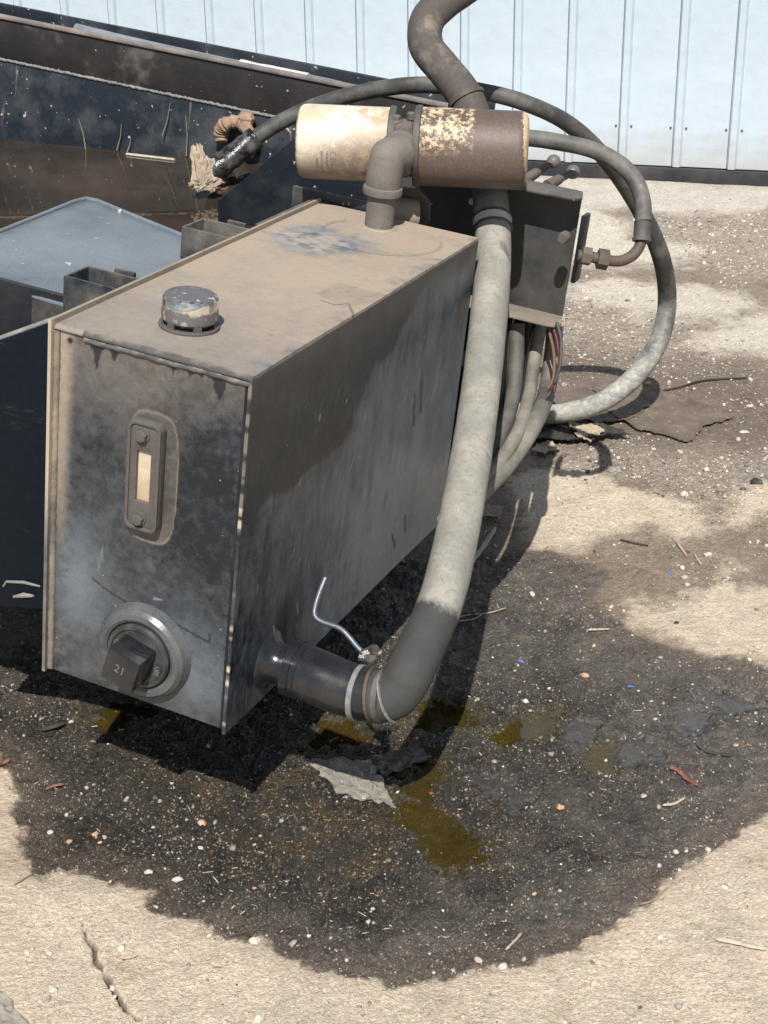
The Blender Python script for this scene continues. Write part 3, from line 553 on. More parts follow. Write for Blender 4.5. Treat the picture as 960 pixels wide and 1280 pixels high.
mb = MB(); mb.box((.004, .012, .004), (TWID - .006, TLEN - .004, .010), TW); mb.box((.004, TLEN - .008, .004), (TWID - .006, TLEN - .002, THGT - .008), TW); mb.build('inner_shell', M['black'], tank)
# weld bead under the front edge of the top and bead beside the left plate
def bead(pts, r, name, mat):
    mb = MB(); n = len(pts); mb.tube(pts, [r * (1 + .08 * math.sin(i * 2.1) + .12 * random.random()) for i in range(n)], 10); return mb.build(name, mat, tank, 60)
bead([TW((.05 + .25 * i / 60, .0035 + .0008 * math.sin(i * .9), THGT - .010 - .0006 * math.sin(i * .25))) for i in range(61)], .0040, 'weld_bead', grimy('blue_black_bead', (.02, .035, .055), TAN, .25, 1.2, 30, .25, .8, bump=.3))
bead([TW((.0075, .0035, .004 + .528 * i / 90)) for i in range(91)], .0048, 'weld_bead', grimy('dusty_bead', (.03, .035, .04), (.40, .33, .24), .42, 2.4, 6, .5, .9, bump=.6))
bead([TW((TWID - .0075, .0035, .004 + .52 * i / 90)) for i in range(91)], .0030, 'weld_bead', M['black'])

ZL = TM[:, 2]; YL = TM[:, 1]; XL = TM[:, 0]
# filler cap
k = N('chrome_dusty'); f = k.math('ADD', k.ramp(k.noise(28, 5, .65), .38, .46), 0); g = k.n('ShaderNodeSeparateXYZ'); k.l(k.coord(), g.inputs[0])
hz = k.math('ADD', g.outputs[2], k.math('MULTIPLY_ADD', k.noise(55, 3, .6), .018, -.009)); f = k.math('SUBTRACT', 1, k.math('MULTIPLY', k.ramp(hz, THGT + .030, THGT + .033), k.math('SUBTRACT', 1, k.ramp(hz, THGT + .0415, THGT + .042))), clamp=True)
f2 = k.math('MULTIPLY', k.ramp(k.noise(75, 3, .5, (1, 1, .6)), .60, .63), 1.); f = k.math('SUBTRACT', f, f2, clamp=True)
c = k.mix(f, (.75, .76, .78), (.19, .175, .17)); c = k.var(c, k.noise(200, 4, .7), .25); k.l(c, k.b.inputs['Base Color']); k.l(k.math('MULTIPLY_ADD', f, .42, .10), k.b.inputs['Roughness']); k.l(k.math('MULTIPLY_ADD', f, -.45, 1.), k.b.inputs['Metallic']); M['chrome'] = k.m
cc0 = TW((.146, .112, THGT + .001))
cap = MB().lathe([(0, .010), (.036, .010), (.0385, .013), (.039, .018), (.038, .040), (.036, .0445), (.033, .0465), (.030, .0462), (.0285, .0452), (0, .0458)], cc0, ZL, 72).build('filler_cap', M['chrome'], tank, 30)
MB().lathe([(.030, .0), (.0415, .0), (.0422, .002), (.0415, .0045), (.039, .005), (.036, .003), (.030, .003)], cc0, ZL, 64).build('collar', M['gauge'], cap, 30)
MB().lathe([(.0, .002), (.031, .002), (.031, .012), (0, .012)], cc0, ZL, 40).build('neck', M['black'], cap)
for a in range(6):
    an = a * 1.047 + .3; d = XL * math.cos(an) + YL * math.sin(an); t_ = -XL * math.sin(an) + YL * math.cos(an); mb = MB()
    mb.prism([cc0 + d * .0345 - t_ * .006 + ZL * .003, cc0 + d * .0345 + t_ * .006 + ZL * .003, cc0 + d * .0345 + t_ * .005 + ZL * .0135, cc0 + d * .0345 - t_ * .005 + ZL * .0135], d * .0035); mb.build('cap_tab', M['gauge'], cap)
# sight gauge
gx0, gz0, gz1 = .1565, .283, .443
def rrect(cx_, cz, hw, hh, rad, y0, n=7):
    pts = []
    for (sx, sz, a0) in ((1, 1, 0), (-1, 1, 90), (-1, -1, 180), (1, -1, 270)):
        for i in range(n):
            a = R(a0 + 90 * i / (n - 1)); pts.append((cx_ + sx * (hw - rad) + rad * math.cos(a), y0, cz + sz * (hh - rad) + rad * math.sin(a)))
    return pts
def frame(outer, inner, y0, y1, mb):
    n = len(outer); o0 = [TW((p[0], y0, p[2])) for p in outer]; o1 = [TW((p[0], y1, p[2])) for p in outer]; i0 = [TW((p[0], y0, p[2])) for p in inner]; i1 = [TW((p[0], y1, p[2])) for p in inner]
    fs = []
    for i in range(n):
        j = (i + 1) % n; fs += [(i, j, n + j, n + i), (2 * n + i, 3 * n + i, 3 * n + j, 2 * n + j), (n + i, n + j, 3 * n + j, 3 * n + i), (i, 2 * n + i, 2 * n + j, j)]
    mb.add(o0 + o1 + i0 + i1, fs); return mb
czg = (gz0 + gz1) / 2; hh = (gz1 - gz0) / 2; mb = MB()
frame(rrect(gx0, czg, .0255, hh, .011, 0), rrect(gx0, czg, .0105, .037, .0012, 0), .004, -.0105, mb); gau = mb.build('sight_gauge', M['gauge'], tank, 30, bevel=.0016)
mb = MB(); frame(rrect(gx0, czg, .0255, hh, .011, 0), rrect(gx0, czg, .0205, hh - .005, .008, 0), -.0100, -.0130, mb); mb.build('raised_rim', M['gauge'], gau, 30, bevel=.0010)
k = N('gauge_glass_amber'); g = k.n('ShaderNodeSeparateXYZ'); k.l(k.coord(), g.inputs[0]); c = k.mix(k.ramp(k.math('ADD', g.outputs[2], k.math('MULTIPLY', k.noise(60, 3, .6), .03)), .345, .385), (.42, .31, .20), (.48, .42, .31)); c = k.var(c, k.noise(90, 4, .6), .25); k.l(c, k.b.inputs['Base Color']); k.b.inputs['Roughness'].default_value = .25; M['amber'] = k.m
MB().box((gx0 - .0108, -.0055, czg - .0372), (gx0 + .0108, .003, czg + .0372), TW).build('gauge_window', M['amber'], gau)
for zz in (gz0 + .0175, gz1 - .0185):
    q = TW((gx0 - .002, -.010, zz)); b_ = MB().lathe([(.0, 0), (.0105, 0), (.0105, .0025), (.0100, .003), (0, .003)], q, -YL, 24).build('washer', M['gauge'], gau)
    MB().lathe([(.0, .002), (.0088, .002), (.0090, .008), (.0078, .0098), (0, .0102)], q, -YL, 6, ref=(.3, 0, 1)).build('bolt', M['gauge'], gau, 25)
# corner plug
pc = TW((.166, .005, .088)); mb = MB()
mb.lathe([(.0, -.002), (.0755, -.002), (.0745, .0035), (.0715, .008), (.0695, .016), (.064, .0215), (.0565, .0225), (.0520, .020), (.0505, .012), (0, .012)], pc, -YL, 72)
collar = mb.build('drain_collar', grimy('collar_blue_black', (.03, .04, .05), (.17, .165, .155), .32, 1.4, 14, .16, .6, up=.1, bump=.25), tank, 30)
plugd = MB().lathe([(.0, .008), (.0490, .008), (.0498, .022), (.0475, .0262), (.0430, .0268), (.0405, .0245), (0, .0245)], pc, -YL, 60).build('plug', grimy('plug_black', (.014, .017, .02), (.15, .145, .14), .22, 1.2, 18, .28, .75, bump=.3), tank, 30)
ra = R(14); ux = XL * math.cos(ra) - ZL * math.sin(ra); uz = XL * math.sin(ra) + ZL * math.cos(ra)
def hd(q): return pc + ux * q[0] + uz * q[2] - YL * q[1]
head = MB().box((-.0265, .022, -.0265), (.0265, .070, .0265), hd, bev=.003).build('square_head', M['pvc'], plugd, 30)
def text_on(s, size, orgn, xdir, ydir, name, mat, parent, depth=.0006, bend=None):
    cu = bpy.data.curves.new(name, 'FONT'); cu.body = s; cu.size = size; cu.align_x = 'CENTER'; cu.align_y = 'CENTER'; cu.extrude = depth; cu.resolution_u = 2
    to = bpy.data.objects.new(name, cu); col.objects.link(to); dg = bpy.context.evaluated_depsgraph_get(); me_ = bpy.data.meshes.new_from_object(to.evaluated_get(dg)); bpy.data.objects.remove(to); bpy.data.curves.remove(cu)
    me_.name = name; xd = Vector(xdir).normalized(); yd = Vector(ydir).normalized(); nd = xd.cross(yd); inv = chain(parent).inverted()
    for v in me_.vertices:
        if bend: v.co = inv @ Vector(bend(v.co.x, v.co.y, v.co.z))
        else: v.co = inv @ (Vector(orgn) + xd * v.co.x + yd * v.co.y + nd * v.co.z)
    me_.materials.clear(); me_.materials.append(mat); o = bpy.data.objects.new(name, me_); col.objects.link(o); o.parent = parent; return o
text_on('21', .018, hd((0, .0703, .002)), ux, uz, 'raised_number', M['glyph'], plugd)
text_on('UBI', .010, pc - YL * .0249 + XL * .033 - ZL * .012, -ZL, XL, 'raised_letters', M['glyph'], plugd)
text_on('BD', .010, pc - YL * .0249 - XL * .033 + ZL * .012, ZL, -XL, 'raised_letters', M['glyph'], plugd)
# outlet socket on the right side
fo_ = TW((TWID - .001, .1255, .056))
outl = MB().lathe([(.0, 0), (.046, 0), (.044, .004), (.036, .0075), (.031, .016), (.0285, .026), (.0285, .055), (0, .055)], fo_, XL, 48).build('outlet_neck', M['pvc'], tank, 40)
# pad and riser pipe on top
pb = TW((.146, .752, THGT)); pad = MB().lathe([(.0, -.002), (.033, -.002), (.030, .0035), (0, .0045)], pb, ZL, 56).build('riser_pad', grimy('pad_dust', (.2, .17, .13), TAN, .8, 1., 12, .8, .9), tank, 40)

# ------------------------------------------------------------------ suction hose with outlet elbow
def toW(pts): return [W3(*p) for p in pts]
suc = thing('suction_hose', 'thick grey dusty suction hose running down beside the tank', 'hose', TW((TWID + .2, .2, 0)))
hp = [(513, 838, 2.285), (529, 804, 2.31), (551, 752, 2.35), (567, 690, 2.40), (584, 600, 2.48), (598, 510, 2.58), (608, 425, 2.68), (615, 350, 2.78), (616, 290, 2.85), (611, 232, 2.885), (601, 178, 2.90), (583, 124, 2.91), (556, 88, 2.92), (533, 58, 2.93), (534, 26, 2.94), (556, 2, 2.955), (590, -22, 2.97), (640, -60, 3.0)]
lead = [(466, 868, 2.300), (480, 871, 2.294), (492, 868, 2.289), (503, 856, 2.286)]
pth = catmull(toW(lead + hp), 12); nP = len(pth); rad = []
for i in range(nP): t = i / nP; rad.append(.0365 - .0045 * min(1, t * 2.2))
k = N('suction_hose_fabric'); uvn = k.coord(uv=True); sx = k.n('ShaderNodeSeparateXYZ'); k.l(uvn, sx.inputs[0])
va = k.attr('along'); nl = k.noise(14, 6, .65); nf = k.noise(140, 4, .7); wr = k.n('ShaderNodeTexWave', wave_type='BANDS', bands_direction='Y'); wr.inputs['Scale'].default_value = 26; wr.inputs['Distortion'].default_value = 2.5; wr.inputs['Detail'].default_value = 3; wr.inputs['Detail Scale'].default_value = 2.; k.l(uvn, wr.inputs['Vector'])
c = k.mix(k.ramp(nl, .35, .7), (.205, .198, .17), (.325, .308, .262)); c = k.mix(k.math('MULTIPLY', k.ramp(nf, .50, .64), .55), c, (.13, .125, .115)); c = k.mix(k.math('MULTIPLY', k.ramp(k.noise(24, 4, .6, (1, 1, .4)), .64, .72), .8), c, (.10, .10, .095))
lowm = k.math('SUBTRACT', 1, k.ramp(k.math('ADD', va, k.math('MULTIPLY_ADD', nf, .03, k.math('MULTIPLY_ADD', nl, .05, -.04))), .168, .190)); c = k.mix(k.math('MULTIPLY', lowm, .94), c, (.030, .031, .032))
upm = k.ramp(k.math('ADD', va, k.math('MULTIPLY_ADD', k.noise(9, 5, .6), .2, -.1)), 1.02, 1.10); c = k.mix(upm, c, (.075, .064, .058)); c = k.mix(k.math('MULTIPLY', upm, k.ramp(k.noise(11, 6, .6), .52, .66)), c, (.19, .16, .13))
c = k.var(c, nf, .25); c = k.var(c, wr.outputs['Fac'], .02); k.l(c, k.b.inputs['Base Color']); k.b.inputs['Roughness'].default_value = .82
k.bump(k.math('ADD', k.math('MULTIPLY', wr.outputs['Fac'], .10), k.math('ADD', nf, nl)), .4, .002); M['hose'] = k.m
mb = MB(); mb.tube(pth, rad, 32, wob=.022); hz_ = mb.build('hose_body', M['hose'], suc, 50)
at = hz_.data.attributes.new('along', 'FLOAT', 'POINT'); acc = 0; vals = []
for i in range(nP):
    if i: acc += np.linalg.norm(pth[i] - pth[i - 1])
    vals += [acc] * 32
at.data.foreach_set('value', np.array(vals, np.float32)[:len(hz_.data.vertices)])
def clampring(parent, c_, ax, r, w_, mat, name='hose_clamp', screw=True, th=.0028):
    ax = np.array(ax) / np.linalg.norm(ax); o = MB().lathe([(r, -w_ / 2), (r + th, -w_ / 2 + .0008), (r + th, w_ / 2 - .0008), (r, w_ / 2)], np.array(c_), ax, 48).build(name, mat, parent, 40); return o
def atlen(s_):
    a = 0
    for i in range(1, nP):
        d = np.linalg.norm(pth[i] - pth[i - 1])
        if a + d >= s_: return pth[i], pth[min(i + 1, nP - 1)] - pth[i - 1], rad[i], i
        a += d
def nearest(px, py, dep): q = W3(px, py, dep); i = min(range(nP), key=lambda j: np.linalg.norm(pth[j] - q)); return pth[i], pth[min(i + 1, nP - 1)] - pth[i - 1], rad[i]
c_, a_, r_ = nearest(616, 282, 2.86); cl1 = clampring(suc, c_, a_, r_, .017, M['steelclamp']); clampring(cl1, c_ + a_ / np.linalg.norm(a_) * .0105, a_, r_ - .001, .004, M['darkclamp'], 'clamp_edge', th=.0052); clampring(cl1, c_ - a_ / np.linalg.norm(a_) * .0105, a_, r_ - .001, .004, M['darkclamp'], 'clamp_edge', th=.0052)
c_, a_, r_ = nearest(583, 124, 2.91); clampring(suc, c_, a_, r_ + .0003, .009, M['darkclamp'], th=.0035)
c_, a_, r_ = nearest(478, 871, 2.294); clampring(suc, c_, a_, r_ + .0005, .010, M['rubber']); c_, a_, r_ = nearest(486, 870, 2.292); clampring(suc, c_, a_, r_ + .0008, .0035, M['brass'], th=.003)
# elbow
elb = thing('outlet_elbow', 'glossy black pipe elbow joining tank outlet to the thick hose', 'pipe elbow', W3(400, 850, 2.33))
ep = catmull(toW([(352, 831, 2.347), (374, 838, 2.338), (398, 847, 2.328), (424, 858, 2.318), (448, 866, 2.308), (468, 868, 2.300)]), 8); ne = len(ep)
def er(t): return .0385 if t > .22 else (.0395 if t > .12 else .037)
mb = MB(); mb.tube(ep[4:], [.0385 if i == 0 else .0412 - .0045 * (i / (ne - 5)) ** 3 for i in range(ne - 4)], 40); mb.build('elbow_body', M['pvc'], elb, 50)
def band(i, w_, r, mat, nm, th): a = ep[min(i + 1, ne - 1)] - ep[i - 1]; return clampring(elb, ep[i], a, r, w_, mat, nm, th=th)
band(6, .014, .039, M['pvc'], 'elbow_bell', .0042); band(10, .003, .040, M['pvc'], 'elbow_ridge', .0024)
band(ne - 9, .009, .0385, M['brass'], 'white_ring', .0030); band(ne - 5, .016, .0365, M['pvc'], 'coupling', .0046); band(ne - 2, .008, .0365, M['darkclamp'], 'coupling_edge', .003)
# bent wire handle and small oily valve
whd = thing('drain_valve', 'small oily tap with bent steel wire handle above the elbow', 'valve', W3(462, 820, 2.36))
mb = MB(); mb.tube(catmull(toW([(407, 722, 2.40), (398, 745, 2.395), (393, 766, 2.39), (400, 776, 2.385), (424, 785, 2.375), (436, 796, 2.37), (446, 808, 2.365), (456, 818, 2.36)]), 6), .0042, 12); mb.build('wire_handle', M['chromewire'], whd, 60)
k = grimy('oily_nuts', (.05, .05, .05), (.28, .27, .25), .35, 2., 50, .15, .5, metal=.5, bump=.9, bsc=160)
for (px_, py_, dp, r, h_, ax) in ((458, 817, 2.358, .0085, .012, (1, .2, .3)), (467, 812, 2.352, .0075, .010, (.6, -.7, .4)), (463, 826, 2.352, .0095, .014, (.1, .3, -1)), (466, 838, 2.35, .0085, .014, (0, .2, -1)), (452, 822, 2.355, .006, .010, (-1, 0, .2))):
    MB().lathe([(.3 * r, -h_ / 2), (r, -h_ / 2), (r, h_ / 2), (.3 * r, h_ / 2)], W3(px_, py_, dp), ax, 8).build('valve_nut', k, whd, 30)
MB().tube(toW([(466, 835, 2.35), (467, 856, 2.34)]), .008, 12).build('valve_stem', k, whd)

# ------------------------------------------------------------------ twin filters
flt = thing('oil_filter_mount', 'dusty cast mount holding the two filter cans above the tank', 'filter mount', pb)
hc = W3(507, 182, 2.745); fa = W3(650, 188, 2.735) - W3(378, 176, 2.765); fa /= np.linalg.norm(fa)
LR = .064; up_ = np.array([0, 0, 1.]); up_ = up_ - fa * (up_ @ fa); up_ /= np.linalg.norm(up_); fw = np.cross(fa, up_)   # fw points away or to camera
if fw @ (np.array([0, 0, CAMH]) - hc) < 0: fw = -fw
def hl(q): return hc + fa * q[0] + fw * q[1] + up_ * q[2]
mb = MB(); mb.lathe([(.030, -.024), (.044, -.020), (.046, -.010), (.036, -.004), (.036, .006), (.048, .012), (.050, .018), (.035, .020)], hc, fa, 40); mb.box((-.020, .0, -.045), (.016, .046, .047), hl, bev=.006)
headb = mb.build('head_casting', M['dustmetal'], flt, 35)
for (a, b_, z_) in ((-.014, .03, .052), (.010, .018, .055), (-.012, .04, -.03)):
    MB().lathe([(0, -.006), (.008, -.006), (.008, .004), (.006, .006), (0, .006)], hl((a, b_, z_)), up_, 6).build('bolt', M['dustmetal'], flt, 25)
MB().lathe([(0, -.01), (.0105, -.01), (.0105, .018), (.009, .020), (0, .020)], hl((-.014, .034, .030)), up_, 12).build('boss', M['dustmetal'], flt)
# cans
def canmat(name, dustc, side):
    k = N(name); g = k.n('ShaderNodeSeparateXYZ'); k.l(k.coord(), g.inputs[0]); X, Y, Z = g.outputs[0], g.outputs[1], g.outputs[2]
    n1 = k.noise(16, 7, .72); n2 = k.noise(70, 5, .75); n3 = k.noise(230, 3, .7)
    white = k.mix(k.ramp(n1, .3, .7), (.66, .62, .53), (.50, .40, .27))
    if side == 'L':   # object space: x along can from head outwards, z up, y to camera
        h = k.math('ADD', Z, k.math('MULTIPLY_ADD', n1, .10, -.05)); h = k.math('ADD', h, k.math('MULTIPLY', X, .42)); d = k.math('SUBTRACT', 1, k.ramp(h, .005, .085))
        cc_ = k.mix(k.math('MULTIPLY', d, k.ramp(k.math('ADD', n2, k.math('MULTIPLY', d, .25)), .42, .62)), white, (.20, .155, .12)); cc_ = k.mix(k.math('MULTIPLY', k.ramp(k.math('ADD', n2, k.math('MULTIPLY_ADD', X, -1.2, .12)), .52, .66), .75), cc_, (.38, .28, .18))
        cc_ = k.mix(k.ramp(k.math('ADD', X, k.math('MULTIPLY', n2, .012)), .166, .170), cc_, (.09, .055, .05))
    else:
        h = k.math('ADD', Z, k.math('MULTIPLY_ADD', n1, .12, -.06)); d1 = k.math('SUBTRACT', 1, k.ramp(h, -.004, .035)); d2 = k.ramp(k.math('ADD', X, k.math('MULTIPLY_ADD', n1, .07, -.035)), .088, .096)
        d = k.math('MAXIMUM', d1, d2); d = k.math('MAXIMUM', d, k.ramp(k.math('ADD', k.math('MULTIPLY', n2, 1.), k.math('MULTIPLY', n3, .45)), .66, .76))
        edge = k.math('MULTIPLY', k.ramp(k.math('ADD', X, k.math('ADD', k.math('MULTIPLY_ADD', n2, .02, -.01), k.math('MULTIPLY', Z, .10))), .183, .185), 1)
        d = k.math('SUBTRACT', k.math('MULTIPLY', d, k.math('MULTIPLY_ADD', k.ramp(n3, .35, .6), .10, .90)), edge, clamp=True)
        cc_ = k.mix(d, k.mix(k.ramp(n2, .4, .65), (.56, .45, .30), (.36, .21, .10)), dustc)
    cc_ = k.var(cc_, n3, .22); k.l(cc_, k.b.inputs['Base Color']); k.b.inputs['Roughness'].default_value = .55; k.bump(k.math('ADD', n2, n1), .25, .0015); return k.m
def canframe(o, ax):
    ax = np.array(ax); return Matrix(((ax[0], fw[0], up_[0], o[0]), (ax[1], fw[1], up_[1], o[1]), (ax[2], fw[2], up_[2], o[2]), (0, 0, 0, 1)))
fcn = []
for (sg, ln_, rr_, nm) in ((-1, .166, .0630, 'L'), (1, .190, .0660, 'R')):
    o_ = hc + fa * sg * .020 + (-up_ * .000); e = thing('filter_can', 'cream oil filter can with faded print, left of the filter head' if sg < 0 else 'brown flaking oil filter can, right of the filter head', 'filter', mat=canframe(o_, fa * sg), group='twin oil filter cans on the head')
    e['label'] = 'cream white filter can with faded print left of the head' if sg < 0 else 'rust brown filter can with flaking cream paint over the hose'
    pr_ = [(.0, 0), (rr_ * .9, 0), (rr_ * .97, .003), (rr_, .008), (rr_, ln_ * .90), (rr_ * .985, ln_ * .945), (rr_ * .93, ln_ * .975), (rr_ * .8, ln_ * .992), (rr_ * .5, ln_), (0, ln_)]
    MB().lathe(pr_, o_, fa * sg, 64).build('can', canmat('can_paint_' + nm, (.088, .064, .054), nm), e, 40)
    MB().lathe([(rr_ * .8, -.004), (rr_ * 1.02, -.004), (rr_ * 1.05, .0), (rr_ * 1.05, .006), (rr_ * 1.01, .008), (rr_ * .9, .008)], o_, fa * sg, 64).build('seam_ring', M['rubber'], e, 40); fcn.append((e, o_, rr_))
# faded print wrapped round the left can
eL, oL, rL = fcn[0]
def bendf(off, angc):
    def f(x_, y_, z_):
        an = angc + x_ / rL; rr = rL + .0003 + max(z_, 0) * .2
        return tuple(oL - fa * (off - y_) + fw * rr * math.cos(an) + up_ * rr * math.sin(-an))
    return f
for (tx, sz, off) in (('CBG11', .016, .098), ('HYDRAULIC FILTER', .0055, .108), ('REPLACE ELEMENT', .0055, .117), ('SERVICE', .006, .125)):
    text_on(tx, sz, (0, 0, 0), (1, 0, 0), (0, 1, 0), 'printed_text', M['ink'], eL, .0002, bendf(off, .38))
# riser pipe and elbow
rp_ = thing('riser_elbow', 'brown dusty pipe elbow rising from tank top to filter head', 'pipe elbow', pb)
rt = pb + ZL * .062
MB().tube([pb + ZL * .003, pb + ZL * .03, rt], .0245, 32).build('riser_pipe', M['pipe'], rp_, 60)
mb = MB(); mb.lathe([(.0245, -.004), (.0330, -.003), (.0340, .004), (.0330, .009), (.030, .011), (.02, .011)], rt, ZL, 40); mb.build('elbow_collar', M['pipe'], rp_, 35)
hf = hl((-.006, .046, -.002)); pe = [rt + ZL * .006, rt + ZL * .024, rt + ZL * .040 + fa * .004]
mid = hf + fw * .030 + fa * (-.012); cor = rt + ZL * .062; cor = .5 * (cor + mid)
ec = catmull([rt + ZL * .006, rt + ZL * .026, .72 * (rt + ZL * .05) + .28 * mid, .4 * (rt + ZL * .062) + .6 * mid, hf + fw * .012, hf - fw * .006], 8)
MB().tube(ec, .0305, 36).build('elbow', M['pipe'], rp_, 60)
MB().lathe([(.03, -.008), (.0375, -.007), (.0385, 0), (.0375, .008), (.03, .009)], hf + fw * .004, fw, 40).build('elbow_collar', M['pipe'], rp_, 35)

# ------------------------------------------------------------------ steel frame of the trailer (tank frame axes)
frm = thing('trailer_frame', 'black steel trailer frame holding rain water behind the tank', 'trailer', mat=TMAT)
YB = 1.52
zA = L(165, 110, 1, YB)[2]; zC = L(0, 20, 1, YB + .02)[2]; zD = L(270, 57, 1, YB + .16)[2]
xe = L(596, 150, 1, YB)[0]; XL0 = -2.6
MB().box((XL0, YB, -.15), (xe, YB + .04, zA), TW, bev=.004).build('lower_beam', M['beam'], frm)
bw = [TW((XL0 + (xe - XL0) * i / 800, YB - .0005, zA + .002 + .0018 * random.random())) for i in range(801)]
MB().tube(bw, [.0036 * (.7 + .5 * random.random()) for _ in bw], 8).build('weld_seam', M['ledge'], frm, 60)
MB().box((XL0, YB + .012, zA - .01), (xe, YB + .05, zC), TW, bev=.004).build('upper_beam', M['beamrust'], frm)
MB().box((XL0, YB + .006, zC - .004), (xe, YB + .022, zC + .006), TW, bev=.003).build('beam_lip', grimy('pinkish_lip', (.06, .075, .09), (.34, .27, .22), .42, 1.8, 14, .5, .9, bump=.5), frm)
MB().box((XL0, YB + .05, zC - .035), (xe, YB + .16, zC - .025), TW).build('channel_web', M['black'], frm)
MB().box((XL0, YB + .16, zC - .2), (xe - .02, YB + .172, zD), TW, bev=.003).build('rear_flange', M['beam'], frm)
# deck beside the tank
zk = .490
def Lk(px, py, z=zk): return L(px, py, 2, z)
dk = [Lk(84, 384), Lk(-60, 338), Lk(-60, 312), Lk(0, 290), Lk(50, 270), Lk(92, 253), Lk(108, 249), Lk(122, 252), Lk(170, 272), Lk(232, 297), Lk(240, 318)]
dk = [(*p[:2], zk) for p in dk]; dk[-1] = (-.004, dk[-1][1], zk); dk[0] = (-.004, dk[0][1], zk)
nD = len(dk); mb = MB(); mb.prism([TW(p) for p in dk], -ZL * .006); dko = mb.build('deck_plate', M['deck'], frm, 35, bevel=.0015)
MB().tube([TW((p[0], p[1], zk + .001)) for p in dk[2:10]], .0042, 8).build('rolled_edge', M['deck'], dko, 60)
p0 = Lk(-60, 338); p1 = Lk(84, 384)
mb = MB(); mb.prism([TW((p0[0], p0[1], zk - .007)), TW((-.004, p1[1], zk - .007)), TW((-.004, p1[1], .40)), TW((p0[0], p0[1], .40))], YL * .006); mb.build('deck_skirt', M['blackdust'], frm)
pf = [L(-70, 453, 1, .045), L(0, 425, 1, .045), L(78, 393, 1, .045), L(58, 757, 1, .045), L(-70, 752, 1, .045)]
mb = MB(); pf[2][0] = -.004; pf[3][0] = -.004; mb.prism([TW(p) for p in pf], YL * .008)
k = N('scratched_black'); sl_ = k.noise(26, 5, .6, (.35, 1, 2.6), 1.1); wv_ = k.n('ShaderNodeTexWave', wave_type='BANDS', bands_direction='Z'); wv_.inputs['Scale'].default_value = 5.5; wv_.inputs['Distortion'].default_value = 9; wv_.inputs['Detail'].default_value = 4; wv_.inputs['Detail Scale'].default_value = 1.3; wv_.inputs['Detail Roughness'].default_value = .6; k.l(k.coord(), wv_.inputs['Vector'])
c = k.mix(k.math('MULTIPLY', k.ramp(k.math('ABSOLUTE', k.math('SUBTRACT', sl_, .56)), .007, .001), k.math('MULTIPLY', k.ramp(k.noise(9, 3, .6), .5, .62), .6)), (.006, .009, .014), (.085, .085, .085)); c = k.var(c, k.noise(90, 4, .7), .4); k.l(c, k.b.inputs['Base Color']); k.b.inputs['Roughness'].default_value = .35; k.b.inputs['Specular IOR Level'].default_value = .22; M['scratch'] = k.m; k.b.inputs['Specular IOR Level'].default_value = .08; k.b.inputs['Roughness'].default_value = .5
mb.build('end_plate', M['scratch'], frm, 35, bevel=.001)
MB().tube([TW(pf[0] + np.array([0, .004, .002])), TW(pf[1] + np.array([0, .004, .002])), TW(pf[2] + np.array([0, .004, .002]))], .0038, 8).build('plate_edge', M['ledge'], frm)
pr0 = L(0, 744, 1, .043); prr = L(52, 740, 1, .043)
MB().tube([TW(L(4, 733, 1, .043)), TW(L(8, 727, 1, .043)), TW(L(30, 728, 1, .043)), TW(L(50, 733, 1, .043))], [.0012, .002, .0026, .0015], 6).build('weld_spatter', M['ledge'], frm)
MB().tube([TW(L(17, 746, 1, .043)), TW(L(30, 744, 1, .043)), TW(L(42, 745, 1, .043))], [.002, .0042, .002], 8).build('weld_spatter', M['ledge'], frm)
# body below the deck: unseen web, floor and side added to block light
zb = pf[3][2]
MB().box((-2.2, .056, zb + .001), (-.010, .064, .395), TW).build('shade_web_inner', M['black'], frm)
MB().box((-2.2, .07, zb + .002), (-.010, YB + .03, zb + .012), TW).build('shade_floor_plate', M['black'], frm)
MB().box((-.018, .07, zb + .015), (-.008, YB, .30), TW).build('shade_web_side', M['black'], frm)
# stake pockets
for (y0, y1) in ((.172, .236), (.508, .578)):
    zt = THGT + .003; mb = MB(); x0, x1, t_ = -.097, -.0025, .004
    ou = [(x0, y0), (x1, y0), (x1, y1), (x0, y1)]; inn = [(x0 + t_, y0 + t_), (x1 - t_, y0 + t_), (x1 - t_, y1 - t_), (x0 + t_, y1 - t_)]
    zb2 = zt - .12; vs = [TW((*p, zt)) for p in ou] + [TW((*p, zt)) for p in inn] + [TW((*p, zb2)) for p in ou] + [TW((*p, zb2)) for p in inn]; fs = []
    for i in range(4): j = (i + 1) % 4; fs += [(i, j, 4 + j, 4 + i), (i, 8 + i, 8 + j, j), (4 + i, 4 + j, 12 + j, 12 + i), (8 + i, 12 + i, 12 + j, 8 + j)]
    mb.add(vs, fs); so_ = mb.build('stake_pocket', M['pocket'], frm, 35, bevel=.0012)
    MB().box((x0 + .045, y1 - .001, zt - .012), (x1 - .015, y1 + .006, zt + .006), TW, bev=.002).build('pocket_tab', M['blackdust'], so_)
# rail between tank and deck
MB().box((-.014, .25, .494), (-.003, .50, .506), TW, bev=.002).build('rail', M['blackdust'], frm)
MB().box((-.012, .60, .535), (-.003, TLEN + .06, .546), TW, bev=.002).build('rail', M['blackdust'], frm)
MB().box((-.06, TLEN + .012, .50), (.09, TLEN + .02, .555), TW, bev=.002).build('rear_lug', M['blackdust'], frm)
